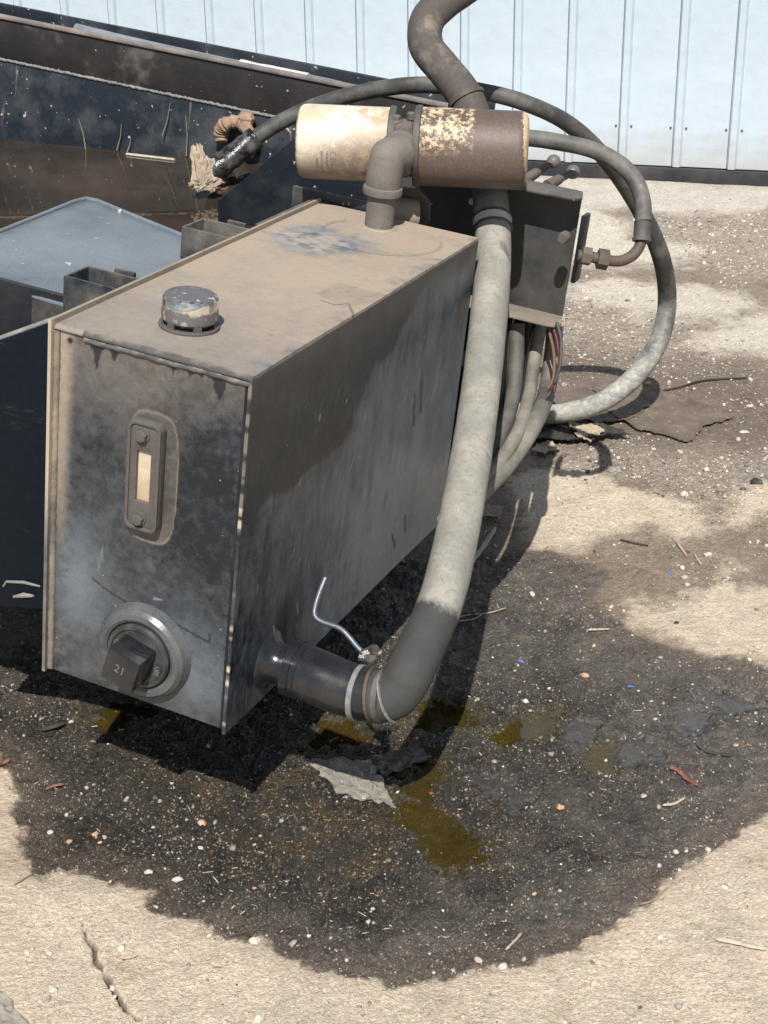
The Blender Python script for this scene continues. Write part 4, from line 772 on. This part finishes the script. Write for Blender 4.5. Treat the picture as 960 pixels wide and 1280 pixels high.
# gusset
gp = [L(272, 251, 1, 1.05), L(383, 160, 1, 1.05), L(470, 168, 1, 1.05), L(500, 240, 1, 1.05), L(500, 420, 1, 1.05), L(272, 400, 1, 1.05)]
mb = MB(); mb.prism([TW(p) for p in gp], YL * .012); mb.build('gusset', M['black'], frm, 35, bevel=.002)
MB().box((gp[1][0] + .002, 1.055, gp[1][2] - .012), (gp[2][0] - .01, 1.25, gp[1][2] - .002), TW).build('gusset_ledge', M['deck'], frm)
MB().box((-.03, 1.07, .0), (.10, 1.50, .30), TW).build('cross_member', M['black'], frm)
MB().box((.10, 1.10, .02), (.30, 1.16, .36), TW).build('upright', M['black'], frm)
MB().box((.31, 1.075, .16), (.345, 1.12, .36), TW, bev=.003).build('upright', M['black'], frm)
# rusty hook eye on the beam
c0_ = L(297, 172, 1, YB - .02); mb = MB(); ring = []
for i in range(17):
    a = R(205 - 250 * i / 16); ring.append(TW((c0_[0] + .040 * math.cos(a), YB - .028 + .004 * math.sin(i), c0_[2] + .036 * math.sin(a))))
mb.tube(catmull(ring, 3), [.013 + .005 * random.random() for _ in range(49)], 12, wob=.12); mb.build('rusty_hook', M['rust'], frm, 60)
c1_ = L(308, 147, 1, YB - .02); MB().lathe([(0, -.012), (.018, -.010), (.020, 0), (.014, .012), (0, .014)], TW(c1_), ZL, 9).build('hook_root', M['rust'], frm, 30)

# rain water lying in the frame
k = N('brown_rain_water'); c = k.mix(k.ramp(k.noise(3, 5, .6), .35, .7), (.030, .022, .015), (.066, .048, .034)); c = k.mix(k.math('MULTIPLY', k.ramp(k.noise(9, 6, .7, (1, 1.4, 1), .5), .60, .72), .12), c, (.13, .105, .08)); k.l(c, k.b.inputs['Base Color']); k.b.inputs['Roughness'].default_value = .015; k.b.inputs['IOR'].default_value = 1.45
k.bump(k.math('ADD', k.noise(9, 2, .5, (1, 2.5, 1)), k.math('MULTIPLY', k.noise(60, 2, .5), .1)), .012, .02)
ZW = .655
def HW(lx, ly):                                   # frame x,y at water level
    p = np.array([lx, ly, 0.]); b0 = TO + TM @ p; t = (ZW - b0[2]) / ZL[2]; q = b0 + ZL * t; q[2] = ZW; return q
wp = [HW(-2.5, YB + .002), HW(.10, YB + .002), HW(.10, 1.03), HW(-.02, .88), HW(-.02, .25), HW(-2.5, .25)]
mb = MB(); mb.add(wp, [list(range(len(wp)))]); o = mb.build('pooled_water', k.m, upw=True); setp(o, 'brown rain water pooled inside the black frame', kind='structure')
MB().box((-2.2, .2, zb + .02), (-.03, .21, .50), TW).build('rear_web', M['black'], frm)

# tube with tape lying along the upper beam
tb = thing('taped_tube', 'blue grey tube with white tape lying along the far beam', 'tube', W3(330, 88, 3.9))
zt_ = zC + .004; tp = [L(95, 36, 1, YB + .05), L(160, 52, 1, YB + .05), L(240, 70, 1, YB + .05), L(300, 83, 1, YB + .05), L(345, 92, 1, YB + .045), L(385, 100, 1, YB + .05), L(430, 110, 1, YB + .05), L(500, 130, 1, YB + .05)]
tpw = [TW(p) for p in tp]; MB().tube(catmull(tpw, 8), .0125, 14).build('tube_body', M['tube'], tb, 60)
MB().tube(catmull(tpw[3:6], 8), .0155, 14, wob=.1).build('tape_wrap', M['tape'], tb, 60)

# ------------------------------------------------------------------ control bracket and valve
cb = thing('valve_bracket', 'black channel steel bracket behind the thick hose carrying the valve', 'bracket', mat=TMAT)
X0, X1, yF, yW = .085, .417, 1.0, 1.062; zT, zB_ = .595, .353
def chan(x, y, z): return TW((x, y, z))
mb = MB(); mb.box((X0, yW, zB_ + .002), (X1 - .012, yW + .006, zT - .003), TW, bev=.0015); web = mb.build('web', grimy('web_paint', (.014, .017, .021), (.125, .112, .098), .38, 1.5, 8, .4, .85, bump=.3), cb)
def flange(z0, th, nm, mat):
    pts = [(X0, yF), (X1 - .022, yF), (X1 - .010, yF + .004), (X1 - .002, yF + .013), (X1, yF + .025), (X1 - .012, yW + .004), (X0, yW + .004)]
    m_ = MB(); m_.prism([TW((*p, z0)) for p in pts], ZL * th); return m_.build(nm, mat, cb, 35, bevel=.0014)
flange(zT - .006, .006, 'top_flange', M['blackdust']); flange(zB_, .006, 'bottom_flange', grimy('lit_dust_lip', (.10, .09, .08), (.33, .27, .21), .55, 1.2, 12, .6, .9, bump=.3))  # sunlight on the lower lip put into its paler colour
MB().lathe([(0, 0), (.0075, 0), (.006, .005), (0, .006)], TW((.200, yW, .535)), -YL, 12).build('bolt', M['pale'], cb)
# round fitting and ring behind the riser
fq = L(512, 262, 1, .90); MB().lathe([(.012, -.004), (.042, -.004), (.042, .006), (.012, .006)], TW(fq), -YL, 8).build('hex_ring', M['dustmetal'], cb, 25)
fq2 = L(500, 266, 1, .875); MB().lathe([(0, -.03), (.026, -.03), (.026, .02), (.022, .026), (0, .026)], TW(fq2), -YL * .6 - XL * .8, 24).build('fitting_cap', grimy('sandy_fitting', (.2, .17, .13), (.42, .33, .24), .55, 1.2, 20, .6, .9), cb, 35)
vl = thing('control_valve', 'two lever control valve with round grey knobs behind the bracket', 'valve', TW((.33, 1.12, .56)))
MB().box((.20, 1.085, .40), (.365, 1.17, .570), TW, bev=.006).build('valve_body', M['dustmetal'], vl)
for (bx, by, sx_, sy_) in ((692, 202, 652, 228), (716, 215, 684, 232)):
    kb = W3(bx, by, 3.0); st_ = W3(sx_, sy_, 2.93); lv = MB().tube([st_, st_ + (kb - st_) * .45, st_ + (kb - st_) * .5, kb], [.0105, .0095, .0072, .0066], 12).build('lever', M['dustmetal'], vl, 50)
    MB().lathe([(0, -.0135), (.0067, -.0118), (.0118, -.0067), (.0135, 0), (.0118, .0067), (.0067, .0118), (0, .0135)], kb, (kb - st_), 20).build('knob', grimy('knob_grey', (.10, .095, .09), (.18, .165, .15), .4, 1., 30, .3, .7), lv, 60)
    MB().box(-np.array([.012, .007, .007]), np.array([.012, .007, .007]), lambda q, s_=st_: s_ + q + np.array([0, 0, -.006]), bev=.002).build('yoke', M['dustmetal'], lv)
# side plate with fitting and pressure hose
MB().box((.4185, 1.030, .435), (.4265, 1.065, .560), TW, bev=.0015).build('port_plate', M['black'], vl)
MB().lathe([(0, -.004), (.0105, -.004), (.011, .010), (.0085, .016), (0, .016)], W3(706, 296, 2.84), -YL, 12).build('bolt', M['dustmetal'], vl, 30)
ph = thing('pressure_hose', 'black hose curving over from the filter to the bracket port', 'hose', W3(722, 320, 2.85))
fdm = M['dustmetal']; ft = [W3(722, 319, 2.86), W3(738, 321, 2.862), W3(757, 325, 2.865), W3(776, 326, 2.87), W3(792, 318, 2.875), W3(801, 304, 2.88), W3(803, 290, 2.88)]
cpt = catmull(ft, 6); MB().tube(cpt, .0100, 18).build('steel_elbow', M['darkclamp'], ph, 60)
ax = ft[2] - ft[0]; MB().lathe([(.008, -.009), (.0165, -.009), (.0165, .008), (.008, .009)], W3(733, 320, 2.861), ax, 6).build('hex_nut', M['dustmetal'], ph, 25)
MB().lathe([(.008, -.010), (.0185, -.009), (.0185, .010), (.008, .012)], W3(753, 324, 2.864), ax, 6, ref=(.2, .3, 1)).build('hex_nut', M['darkclamp'], ph, 25)
MB().lathe([(.008, -.002), (.017, -.001), (.017, .004), (.0155, .006), (.0155, .032), (.0165, .034), (.012, .036)], W3(802, 301, 2.88), W3(804, 274, 2.88) - W3(802, 301, 2.88), 28).build('crimp_ferrule', M['rubber'], ph, 30)
hq = catmull(toW([(804, 276, 2.88), (803, 250, 2.88), (793, 224, 2.885), (772, 203, 2.89), (740, 187, 2.895), (700, 178, 2.90), (655, 172, 2.91), (600, 170, 2.93)]), 9); MB().tube(hq, .0152, 22, wob=.015).build('hose_body', M['rubberwire'], ph, 60)

# ------------------------------------------------------------------ long loop hose from the pan, over the top and down to the ground
lp = thing('loop_hose', 'long grey hose looping over the filters and down to the ground', 'hose', G(700, 540))
lpts = [(262, 218, 3.41), (290, 196, 3.42), (330, 165, 3.42), (372, 142, 3.40), (420, 124, 3.37), (470, 112, 3.33), (530, 106, 3.28), (600, 114, 3.26), (660, 130, 3.28), (715, 158, 3.36), (762, 205, 3.48), (800, 262, 3.60), (826, 320, 3.70), (834, 375, 3.81), (824, 425, 3.81), (796, 468, 3.82), (756, 500, 3.83), (712, 515, 3.86), (670, 518, 3.90), (620, 508, 3.95), (560, 480, 4.0)]
lw = catmull(toW(lpts), 9); nl_ = len(lw); rl = [.0170 + .0070 * min(1, max(0, (i / nl_ - .42) / .3)) for i in range(nl_)]
k = N('loop_hose_rubber'); g = k.n('ShaderNodeSeparateXYZ'); k.l(k.coord(uv=True), g.inputs[0]); n_ = k.noise(16, 6, .65); nf = k.noise(90, 4, .7)
a_ = k.ramp(k.math('ADD', g.outputs[1], k.math('MULTIPLY_ADD', n_, .5, -.25)), 1.42, 1.78); c = k.mix(k.ramp(n_, .42, .7), (.045, .045, .043), (.125, .12, .105)); c2 = k.mix(k.ramp(nf, .46, .6), (.29, .29, .265), (.40, .37, .31)); c2 = k.mix(k.ramp(k.noise(13, 6, .7, (1, 1, 2)), .50, .62), c2, (.17, .195, .205))
c = k.mix(a_, c, c2); c = k.var(c, nf, .3); k.l(c, k.b.inputs['Base Color']); k.b.inputs['Roughness'].default_value = .6; k.bump(k.math('ADD', nf, n_), .3, .0015)
MB().tube(lw, rl, 22, wob=.012).build('hose_body', k.m, lp, 60)
wr_ = [lw[i] for i in range(0, 17)]; MB().tube(wr_, [.0235 + .0045 * random.random() for _ in wr_], 18, wob=.16).build('tape_wrap', grimy('black_shiny_tape', (.012, .012, .013), (.25, .24, .22), .10, 1.6, 35, .15, .6, bump=1., bsc=60), lp, 60)
# dirty rag on the wrapped end
def crumple(poly_px, dep0, amp, name, mat, label, cat, seed, nx=14, th=.0012, parent=None):
    """a crumpled sheet: quad corners in the photo, rows of points displaced"""
    V = []; a, b_, c_, d_ = [np.array(q, float) for q in poly_px]
    for i in range(nx):
        for j in range(nx):
            s_, t_ = i / (nx - 1), j / (nx - 1); q = (a * (1 - s_) + b_ * s_) * (1 - t_) + (d_ * (1 - s_) + c_ * s_) * t_
            nn = [float(fbm(np.array([s_ * 1.]), np.array([t_ * 1.]), 4.2, 5, seed + z_, .62)[0]) for z_ in (0, 11, 23)]
            V.append(q + np.array(nn) * amp)
    V = np.array(V); F_ = [(i * nx + j, (i + 1) * nx + j, (i + 1) * nx + j + 1, i * nx + j + 1) for i in range(nx - 1) for j in range(nx - 1)]
    n_ = len(V); nv = np.cross(V[nx] - V[0], V[1] - V[0]); nv /= np.linalg.norm(nv) + 1e-9; V2 = V + nv * th; F2 = F_ + [tuple(n_ + k_ for k_ in f[::-1]) for f in F_]
    rim = [i for i in range(nx)] + [nx * i + nx - 1 for i in range(1, nx)] + [nx * nx - 1 - i for i in range(1, nx)] + [nx * i for i in range(nx - 2, 0, -1)]
    F2 += [(rim[i], rim[(i + 1) % len(rim)], n_ + rim[(i + 1) % len(rim)], n_ + rim[i]) for i in range(len(rim))]
    o = MB().add(list(V) + list(V2), F2).build(name, mat, parent, 28); return setp(o, label, cat)
rg = thing('rag', 'torn brown and cream rag wrapped on the hose end in the water', 'rag', W3(255, 225, 3.4))
for (qs, sd_) in (([(238, 182), (252, 180), (262, 230), (240, 236)], 1), ([(252, 194), (268, 198), (262, 236), (246, 238)], 2), ([(242, 232), (262, 220), (284, 226), (264, 240)], 3), ([(234, 230), (246, 224), (254, 234), (244, 238)], 5)):
    o = crumple([W3(*q, 3.33) for q in qs], 0, .014, 'rag_fold', M['paper'], None, None, 40 + sd_ * 3, 10, .002, rg)

# hoses hanging below the bracket
hh_mat = M['rubberwire']
bund = [('thin_hose', [(676, 405, 3.04), (668, 450, 3.03), (660, 500, 2.98), (645, 545, 2.85), (615, 590, 2.78), (585, 625, 2.70), (555, 650, 2.62)], .0125, 'dull grey hose hanging nearest the thick hose under the bracket'),
        ('thin_hose', [(694, 408, 3.05), (690, 450, 3.05), (682, 495, 3.02), (665, 535, 2.90), (635, 580, 2.82), (605, 612, 2.75), (560, 655, 2.66)], .0165, 'thicker grey hose hanging furthest right under the bracket'),
        ('thin_hose', [(646, 405, 3.0), (645, 450, 3.0), (640, 500, 2.98), (625, 545, 2.9), (600, 590, 2.82), (570, 620, 2.7)], .0150, 'dark hose hanging straight down just right of the thick hose'),
        ('thin_hose', [(632, 405, 3.02), (630, 450, 3.02), (622, 500, 3.0), (606, 540, 2.95), (585, 580, 2.88)], .0150, 'darkest hose half hidden directly behind the thick hose')]
for nm, pts, r, lb in bund:
    o = MB().tube(catmull(toW(pts), 8), r, 18, wob=.015).build(nm, grimy('hanging_hose', (.045, .043, .04), (.36, .33, .27), .32 if r > .014 else .5, 1.6, 12, .55, .9, bump=.3) if r != .0150 else M['rubber'], None, 60); setp(o, lb, 'hose', 'hoses hanging under the bracket')
for i, (pts, mt, lb) in enumerate((([(690, 404, 2.94), (697, 430, 2.94), (699, 455, 2.94), (692, 480, 2.94), (684, 490, 2.95)], M['redcable'], 'dark red cable hanging below the bracket'),
        ([(696, 402, 2.92), (701, 425, 2.92), (700, 455, 2.92), (694, 478, 2.93)], M['rubber'], 'thin black cable hanging furthest right below the bracket'),
        ([(684, 404, 2.95), (692, 440, 2.95), (692, 470, 2.95), (685, 488, 2.95)], M['yelcable'], 'ochre cable hanging leftmost below the bracket'))):
    o = MB().tube(catmull(toW(pts), 8), .0030, 10).build('cable', mt, None, 60); setp(o, lb, 'cable', 'cables hanging below the bracket')

# ------------------------------------------------------------------ litter on the ground
def lay(px, py, lift=0.): p = GG(px, py); return p + np.array([0, 0, lift])
def sheet(pp, th, name, mat, label, cat, curl=.006, seed=1, group=None):
    """thin torn sheet following the ground"""
    a = np.array([G(*q)[:2] for q in pp]); lo, hi = a.min(0), a.max(0); n = 80; xs_ = np.linspace(lo[0], hi[0], n); ys_ = np.linspace(lo[1], hi[1], n); X_, Y_ = np.meshgrid(xs_, ys_, indexing='ij')
    sd_ = polysd(X_.ravel(), Y_.ravel(), a) + .012 * fbm(X_.ravel(), Y_.ravel(), 35, 3, seed); Z_ = gh(X_.ravel(), Y_.ravel()) + .003 + curl * np.clip(fbm(X_.ravel(), Y_.ravel(), 9, 3, seed + 5) + .35 + .9 * sstep(-.025, 0, sd_), 0, 2)
    V = np.c_[X_.ravel(), Y_.ravel(), Z_]; ins = (sd_ < 0).reshape(n, n); F_ = []
    for i in range(n - 1):
        for j in range(n - 1):
            if ins[i, j] and ins[i + 1, j] and ins[i, j + 1] and ins[i + 1, j + 1]: F_.append((i * n + j, (i + 1) * n + j, (i + 1) * n + j + 1, i * n + j + 1))
    if not F_: return None
    me_ = bpy.data.meshes.new(name); me_.from_pydata(V.tolist(), [], F_); bm = bmesh.new(); bm.from_mesh(me_); bmesh.ops.delete(bm, geom=[v for v in bm.verts if not v.link_faces], context='VERTS')
    bmesh.ops.recalc_face_normals(bm, faces=bm.faces); r_ = bmesh.ops.extrude_face_region(bm, geom=list(bm.faces)); 
    for v in [e for e in r_['geom'] if isinstance(e, bmesh.types.BMVert)]: v.co.z += th
    bmesh.ops.recalc_face_normals(bm, faces=bm.faces); bm.to_mesh(me_); bm.free(); me_.shade_smooth(); me_.set_sharp_from_angle(angle=R(40)); me_.materials.append(mat)
    o = bpy.data.objects.new(name, me_); col.objects.link(o); return setp(o, label, cat, group)
sheet([(738, 484), (762, 476), (790, 488), (822, 484), (850, 497), (900, 503), (918, 524), (880, 536), (862, 556), (835, 548), (795, 540), (760, 520)], .0025, 'roofing_felt', M['felt'], 'largest flat brown scrap of roofing felt right of the hose loop', 'roofing felt', .004, 3)
sheet([(690, 490), (740, 476), (800, 492), (818, 505), (790, 530), (745, 535), (695, 520)], .0025, 'roofing_felt', M['felt'], 'brown felt scrap lying under the bottom of the hose loop', 'roofing felt', .006, 8)
sheet([(648, 540), (700, 530), (760, 540), (790, 552), (745, 556), (700, 560), (655, 558)], .0025, 'roofing_felt', M['darkbark'], 'dark crumpled felt strip in front of the hose loop', 'roofing felt', .012, 12)
sheet([(708, 534), (735, 538), (756, 546), (738, 562), (722, 556)], .002, 'roofing_felt', M['feltpale'], 'small pale curled felt scrap in front of the dark strip', 'roofing felt', .010, 15)
sheet([(596, 643), (612, 634), (630, 637), (624, 650), (605, 648)], .001, 'paper_scrap', M['feltpale'], 'pinkish paper scrap in shade right of the thick hose', 'paper', .006, 19)
sheet([(668, 548 + 12), (690, 556), (700, 566), (682, 574), (664, 570)], .002, 'paper_scrap', M['feltpale'], 'pale flat scrap at the shadow edge below the hanging hoses', 'paper', .005, 22)
# crumpled film
k = N('clear_film'); k.b.inputs['Base Color'].default_value = (.46, .43, .37, 1); k.b.inputs['Roughness'].default_value = .07; k.b.inputs['Alpha'].default_value = .36; k.b.inputs['Specular IOR Level'].default_value = .9; k.bump(k.noise(45, 4, .6), .9, .006); M['film'] = k.m
crumple([lay(378, 950, .004), lay(462, 958, .012), lay(496, 1015, .006), lay(428, 1000, .010)], 0, .014, 'plastic_film', M['film'], 'crumpled shiny clear film in the oily middle of the stain', 'plastic film', 201, 22, .0006)
crumple([lay(455, 950, .004), lay(520, 935, .008), lay(540, 950, .006), lay(480, 975, .008)], 0, .010, 'plastic_film', grimy('brown_film', (.07, .06, .045), (.16, .14, .11), .3, 1.5, 30, .2, .5, bump=.8), 'brown wrinkled film strip beside the shiny crumpled film', 'plastic film', 231, 16, .0006)
crumple([lay(-40, 1225, .01), lay(0, 1245, .012), lay(40, 1290, .008), lay(-30, 1300, .03)], 0, .012, 'plastic_sheet', M['film'], 'edge of clear plastic sheet in the bottom left corner', 'plastic sheet', 251, 14, .001)
def stick(pts, r, mat, label, cat, name, lift=.002):
    W_ = [lay(*q, lift + r) for q in pts]; n_ = 5; path = catmull(W_, n_); o = MB().tube(path, [r * (.75 + .4 * random.random()) * (1 if 0 < i < len(path) - 1 else .5) for i in range(len(path))], 7, wob=.2).build(name, mat, None, 50); return setp(o, label, cat)
stick([(583, 718), (592, 704), (604, 688), (619, 664)], .0055, M['palestick'], 'pale rod standing for a streak of sunlight right of the thick hose', 'stick', 'stick')  # pale rod imitates a gap of sunlight between the shadows
stick([(836, 962), (848, 970), (858, 976), (873, 986)], .0042, M['redwood'], 'red brown stick on the right side of the stain', 'stick', 'stick')
stick([(560, 778), (585, 771), (610, 769), (632, 763)], .0016, M['wood'], 'thin twig pointing right from the thick hose', 'twig', 'twig')
stick([(572, 780), (592, 775), (604, 770)], .0012, M['wood'], 'very thin twig crossing the longer twig by the hose', 'twig', 'twig')
stick([(895, 1178), (912, 1180), (935, 1186), (958, 1190)], .0030, M['palestick'], 'white stick on the sand at the right edge', 'stick', 'stick')
stick([(801, 1133), (815, 1128), (835, 1112)], .0016, M['straw'], 'dry leaf stem on the right edge of the stain', 'twig', 'twig')
stick([(632, 1190), (645, 1177), (652, 1168)], .0020, M['wood'], 'short brown twig at the bottom of the stain', 'twig', 'twig')
stick([(150, 1200), (162, 1200), (172, 1196)], .0018, M['wood'], 'short brown twig on the sand right of the crack', 'twig', 'twig')
stick([(57, 990), (68, 986), (80, 983)], .0026, M['redwood'], 'short broken twig at the left of the stain', 'twig', 'twig')
stick([(-8, 962), (4, 957), (13, 953)], .0040, M['redwood'], 'reddish stick at the left edge of the photo', 'stick', 'stick')
stick([(52, 917), (66, 914), (82, 909)], .0050, M['darkbark'], 'black bark piece on the sunlit strip left of the tank', 'bark', 'bark_piece')
stick([(735, 790), (748, 789), (762, 789)], .0022, M['wood'], 'brown twig on the dark grit near the sand patch', 'twig', 'twig')
stick([(775, 676), (790, 680), (810, 684)], .0022, M['darkbark'], 'dark twig on the grit right of the sandy strip', 'twig', 'twig')
stick([(845, 678), (853, 690), (858, 697)], .0026, M['wood'], 'short slanting twig right of the sandy strip', 'twig', 'twig')
stick([(868, 693), (873, 703), (876, 708)], .0022, M['wood'], 'second slanting twig close to a bark chip', 'twig', 'twig')
stick([(820, 492), (848, 486), (880, 478), (940, 474)], .0028, M['darkbark'], 'long dark root running right from the hose loop', 'root', 'root')
stick([(870, 934), (885, 942), (915, 948)], .0026, M['darkbark'], 'black twig beside the grey wet patch', 'twig', 'twig')
stick([(828, 1010), (842, 1007), (856, 1000)], .0022, M['wood'], 'pale brown twig below the red brown stick', 'twig', 'twig')
stick([(18, 1108), (28, 1102), (40, 1095)], .0014, M['straw'], 'thin straw on the sand near the left edge', 'straw', 'straw')
def blob(px, py, size, mat, name, label, cat, group=None, flat=.6, seed=0):
    rs = np.random.default_rng(seed + int(px * 7 + py)); bm = bmesh.new(); bmesh.ops.create_icosphere(bm, subdivisions=2, radius=1); P = lay(px, py); sc_ = np.array([rs.uniform(.85, 1.2), rs.uniform(.6, .95), rs.uniform(.4, .7) * flat / .6]) * size * .8
    a = rs.uniform(0, 6.28); off = rs.uniform(0, 50, 3)
    for v in bm.verts:
        q = np.array(v.co); q = q * (1 + .5 * float(perlin(np.array([q[0] * 1.3 + off[0]]), np.array([q[1] * 1.3 + q[2] + off[1]]), 3)[0])) * sc_; q = np.sign(q) * np.abs(q) ** 1.0; v.co = Vector((q[0] * math.cos(a) - q[1] * math.sin(a), q[0] * math.sin(a) + q[1] * math.cos(a), q[2] + sc_[2] * .55))
    me_ = bpy.data.meshes.new(name); bm.to_mesh(me_); bm.free(); me_.materials.append(mat); o = bpy.data.objects.new(name, me_); col.objects.link(o); o.location = P; return setp(o, label, cat, group)
blob(700, 1011, .0095, M['orange'], 'pebble', 'round orange brown pebble right of centre in the stain', 'pebble')
blob(539, 995, .0045, grimy('red_bit', (.5, .06, .03), (.4, .15, .1), .2, 1, 40, .4, .7), 'plastic_bit', 'tiny red bit beside the oily puddle', 'plastic scrap')
blob(651, 827, .0075, M['plastic_blue'], 'plastic_scrap', 'blue plastic scrap on the dark grit right of the elbow', 'plastic scrap', flat=.3)
blob(788, 857, .0080, M['plastic_blue'], 'plastic_scrap', 'blue plastic scrap above the grey wet patch', 'plastic scrap', flat=.3)
blob(837, 717, .0060, M['plastic_blue'], 'plastic_scrap', 'small blue scrap on the grit near the sand', 'plastic scrap', flat=.3)
blob(631, 1042, .0080, M['dark'], 'pebble', 'black pebble in the lower middle of the stain', 'pebble')
blob(907, 867, .0090, M['dark'], 'pebble', 'black wet pebble inside the grey wet patch', 'pebble')
blob(186, 1092, .0085, M['pale'], 'pebble', 'pale grey pebble left of two on the lower left stain', 'pebble'); blob(222, 1101, .0085, M['pale'], 'pebble', 'buff pebble right of two on the lower left stain', 'pebble')
blob(845, 1133 - 68, .006, M['pale'], 'pebble', 'small white pebble on the right inner edge of the stain', 'pebble')
blob(885, 1063, .0065, M['pale'], 'pebble', 'white pebble on the right rim of the stain', 'pebble'); blob(858, 1065, .0060, M['pale'], 'pebble', 'flat white pebble just inside the right rim', 'pebble', flat=.4)
blob(597, 1202, .0075, M['pink'], 'pebble', 'pinkish pebble on the bottom rim of the stain', 'pebble'); blob(628, 1210, .0085, M['pale'], 'pebble', 'pale pebble right of the pinkish one on the rim', 'pebble')
blob(466, 1137, .004, M['pale'], 'pebble', 'small white chip in the lower stain', 'pebble')
blob(318, 1177, .0085, M['pale'], 'pebble', 'white pebble on the bottom left rim of the stain', 'pebble')
blob(67, 1238, .0085, M['pale'], 'pebble', 'cream pebble on the sand left of the crack', 'pebble'); blob(61, 1249, .0065, M['grey'], 'pebble', 'grey pebble touching the cream one left of the crack', 'pebble')
blob(55, 1196, .0085, M['pink'], 'pebble', 'mauve pebble in the small group on the left sand', 'pebble'); blob(62, 1193, .006, M['pale'], 'pebble', 'white pebble beside the mauve one', 'pebble'); blob(34, 1191, .006, M['pale'], 'pebble', 'white pebble left of the mauve one', 'pebble')
blob(142, 1236, .0065, M['pale'], 'pebble', 'white pebble lodged in the crack', 'pebble'); blob(325, 1274, .0095, M['pale'], 'pebble', 'cream pebble at the bottom edge of the photo', 'pebble')
blob(119, 1045, .006, M['orange'], 'pebble', 'orange pebble left of two on the left stain', 'pebble'); blob(87, 1054, .006, M['orange'], 'pebble', 'orange chip furthest left on the stain', 'pebble'); blob(131, 1048, .005, M['pink'], 'pebble', 'pink pebble beside the orange one on the left stain', 'pebble')
blob(63, 1041, .0065, M['pale'], 'pebble', 'flat cream pebble near the left rim', 'pebble', flat=.35); blob(38, 1084, .0055, M['grey'], 'pebble', 'grey pebble on the far left rim', 'pebble')
blob(251, 1061, .0065, M['pale'], 'pebble', 'yellowish flat pebble on the left stain', 'pebble', flat=.4); blob(318, 1112, .0045, M['orange'], 'pebble', 'tiny orange pebble on the lower stain', 'pebble')
blob(805, 996, .0070, M['pink'], 'pebble', 'pink stone chip below the red brown stick', 'pebble', flat=.4); blob(920, 934, .0055, M['orange'], 'pebble', 'small orange pebble near the right edge', 'pebble')
blob(705, 482, .013, M['grey'], 'hose_plug', 'grey round fitting on the ground behind the cables', 'fitting'); 
blob(768, 590, .016, M['grey'], 'stone', 'grey stone on the gravel right of the hanging hoses', 'stone'); blob(855, 618, .014, M['pale'], 'stone', 'pale stone on the gravel band', 'stone'); blob(945, 606, .018, M['dark'], 'stone', 'dark stone on the gravel at the right edge', 'stone')
blob(885, 746 - 52, .011, M['pale'], 'stone', 'white stone right of the sandy strip', 'stone'); blob(930, 540, .015, M['pale'], 'stone', 'white stone beyond the brown felt', 'stone', flat=.35); blob(820, 545 - 92, .012, M['dark'], 'stone', 'black stone beyond the hose loop', 'stone')
blob(665, 745, .008, M['pale'], 'stone', 'pale stone on the grit right of the thick hose', 'stone'); blob(845, 757 + 22, .007, M['dark'], 'pebble', 'dark pebble on the right sand patch', 'pebble')
# stalks standing at the water line of the beam
for (a, b_, lb) in (((152, 155), (146, 188), 'longest straw stalk standing against the beam at the water line'), ((163, 172), (159, 190), 'short straw stalk right of the longest one'), ((98, 148), (107, 186), 'bent stalk left of the longest one on the beam'), ((213, 128), (203, 170), 'slanting stalk on the beam nearest the rusty hook'), ((232, 143), (233, 195), 'upright stalk on the beam next to the hook')):
    pa = TW(L(*a, 1, YB - .004)); pb_ = TW(L(*b_, 1, YB - .012)); o = MB().tube([pb_, .5 * (pa + pb_) + np.array([.003, 0, 0]), pa], [.0019, .0014, .0007], 6).build('straw_stalk', M['straw'], None, 60); setp(o, lb, 'straw', 'straw stalks on the beam at the water line')
pa = W3(162, 193, 3.70); o = MB().tube([np.array([*W3(158, 192, 3.72)[:2], ZW + .002]), np.array([*W3(218, 196, 3.66)[:2], ZW + .002])], .0035, 6).build('floating_stick', M['palestick'], None); setp(o, 'pale stick floating on the brown water by the beam', 'stick')
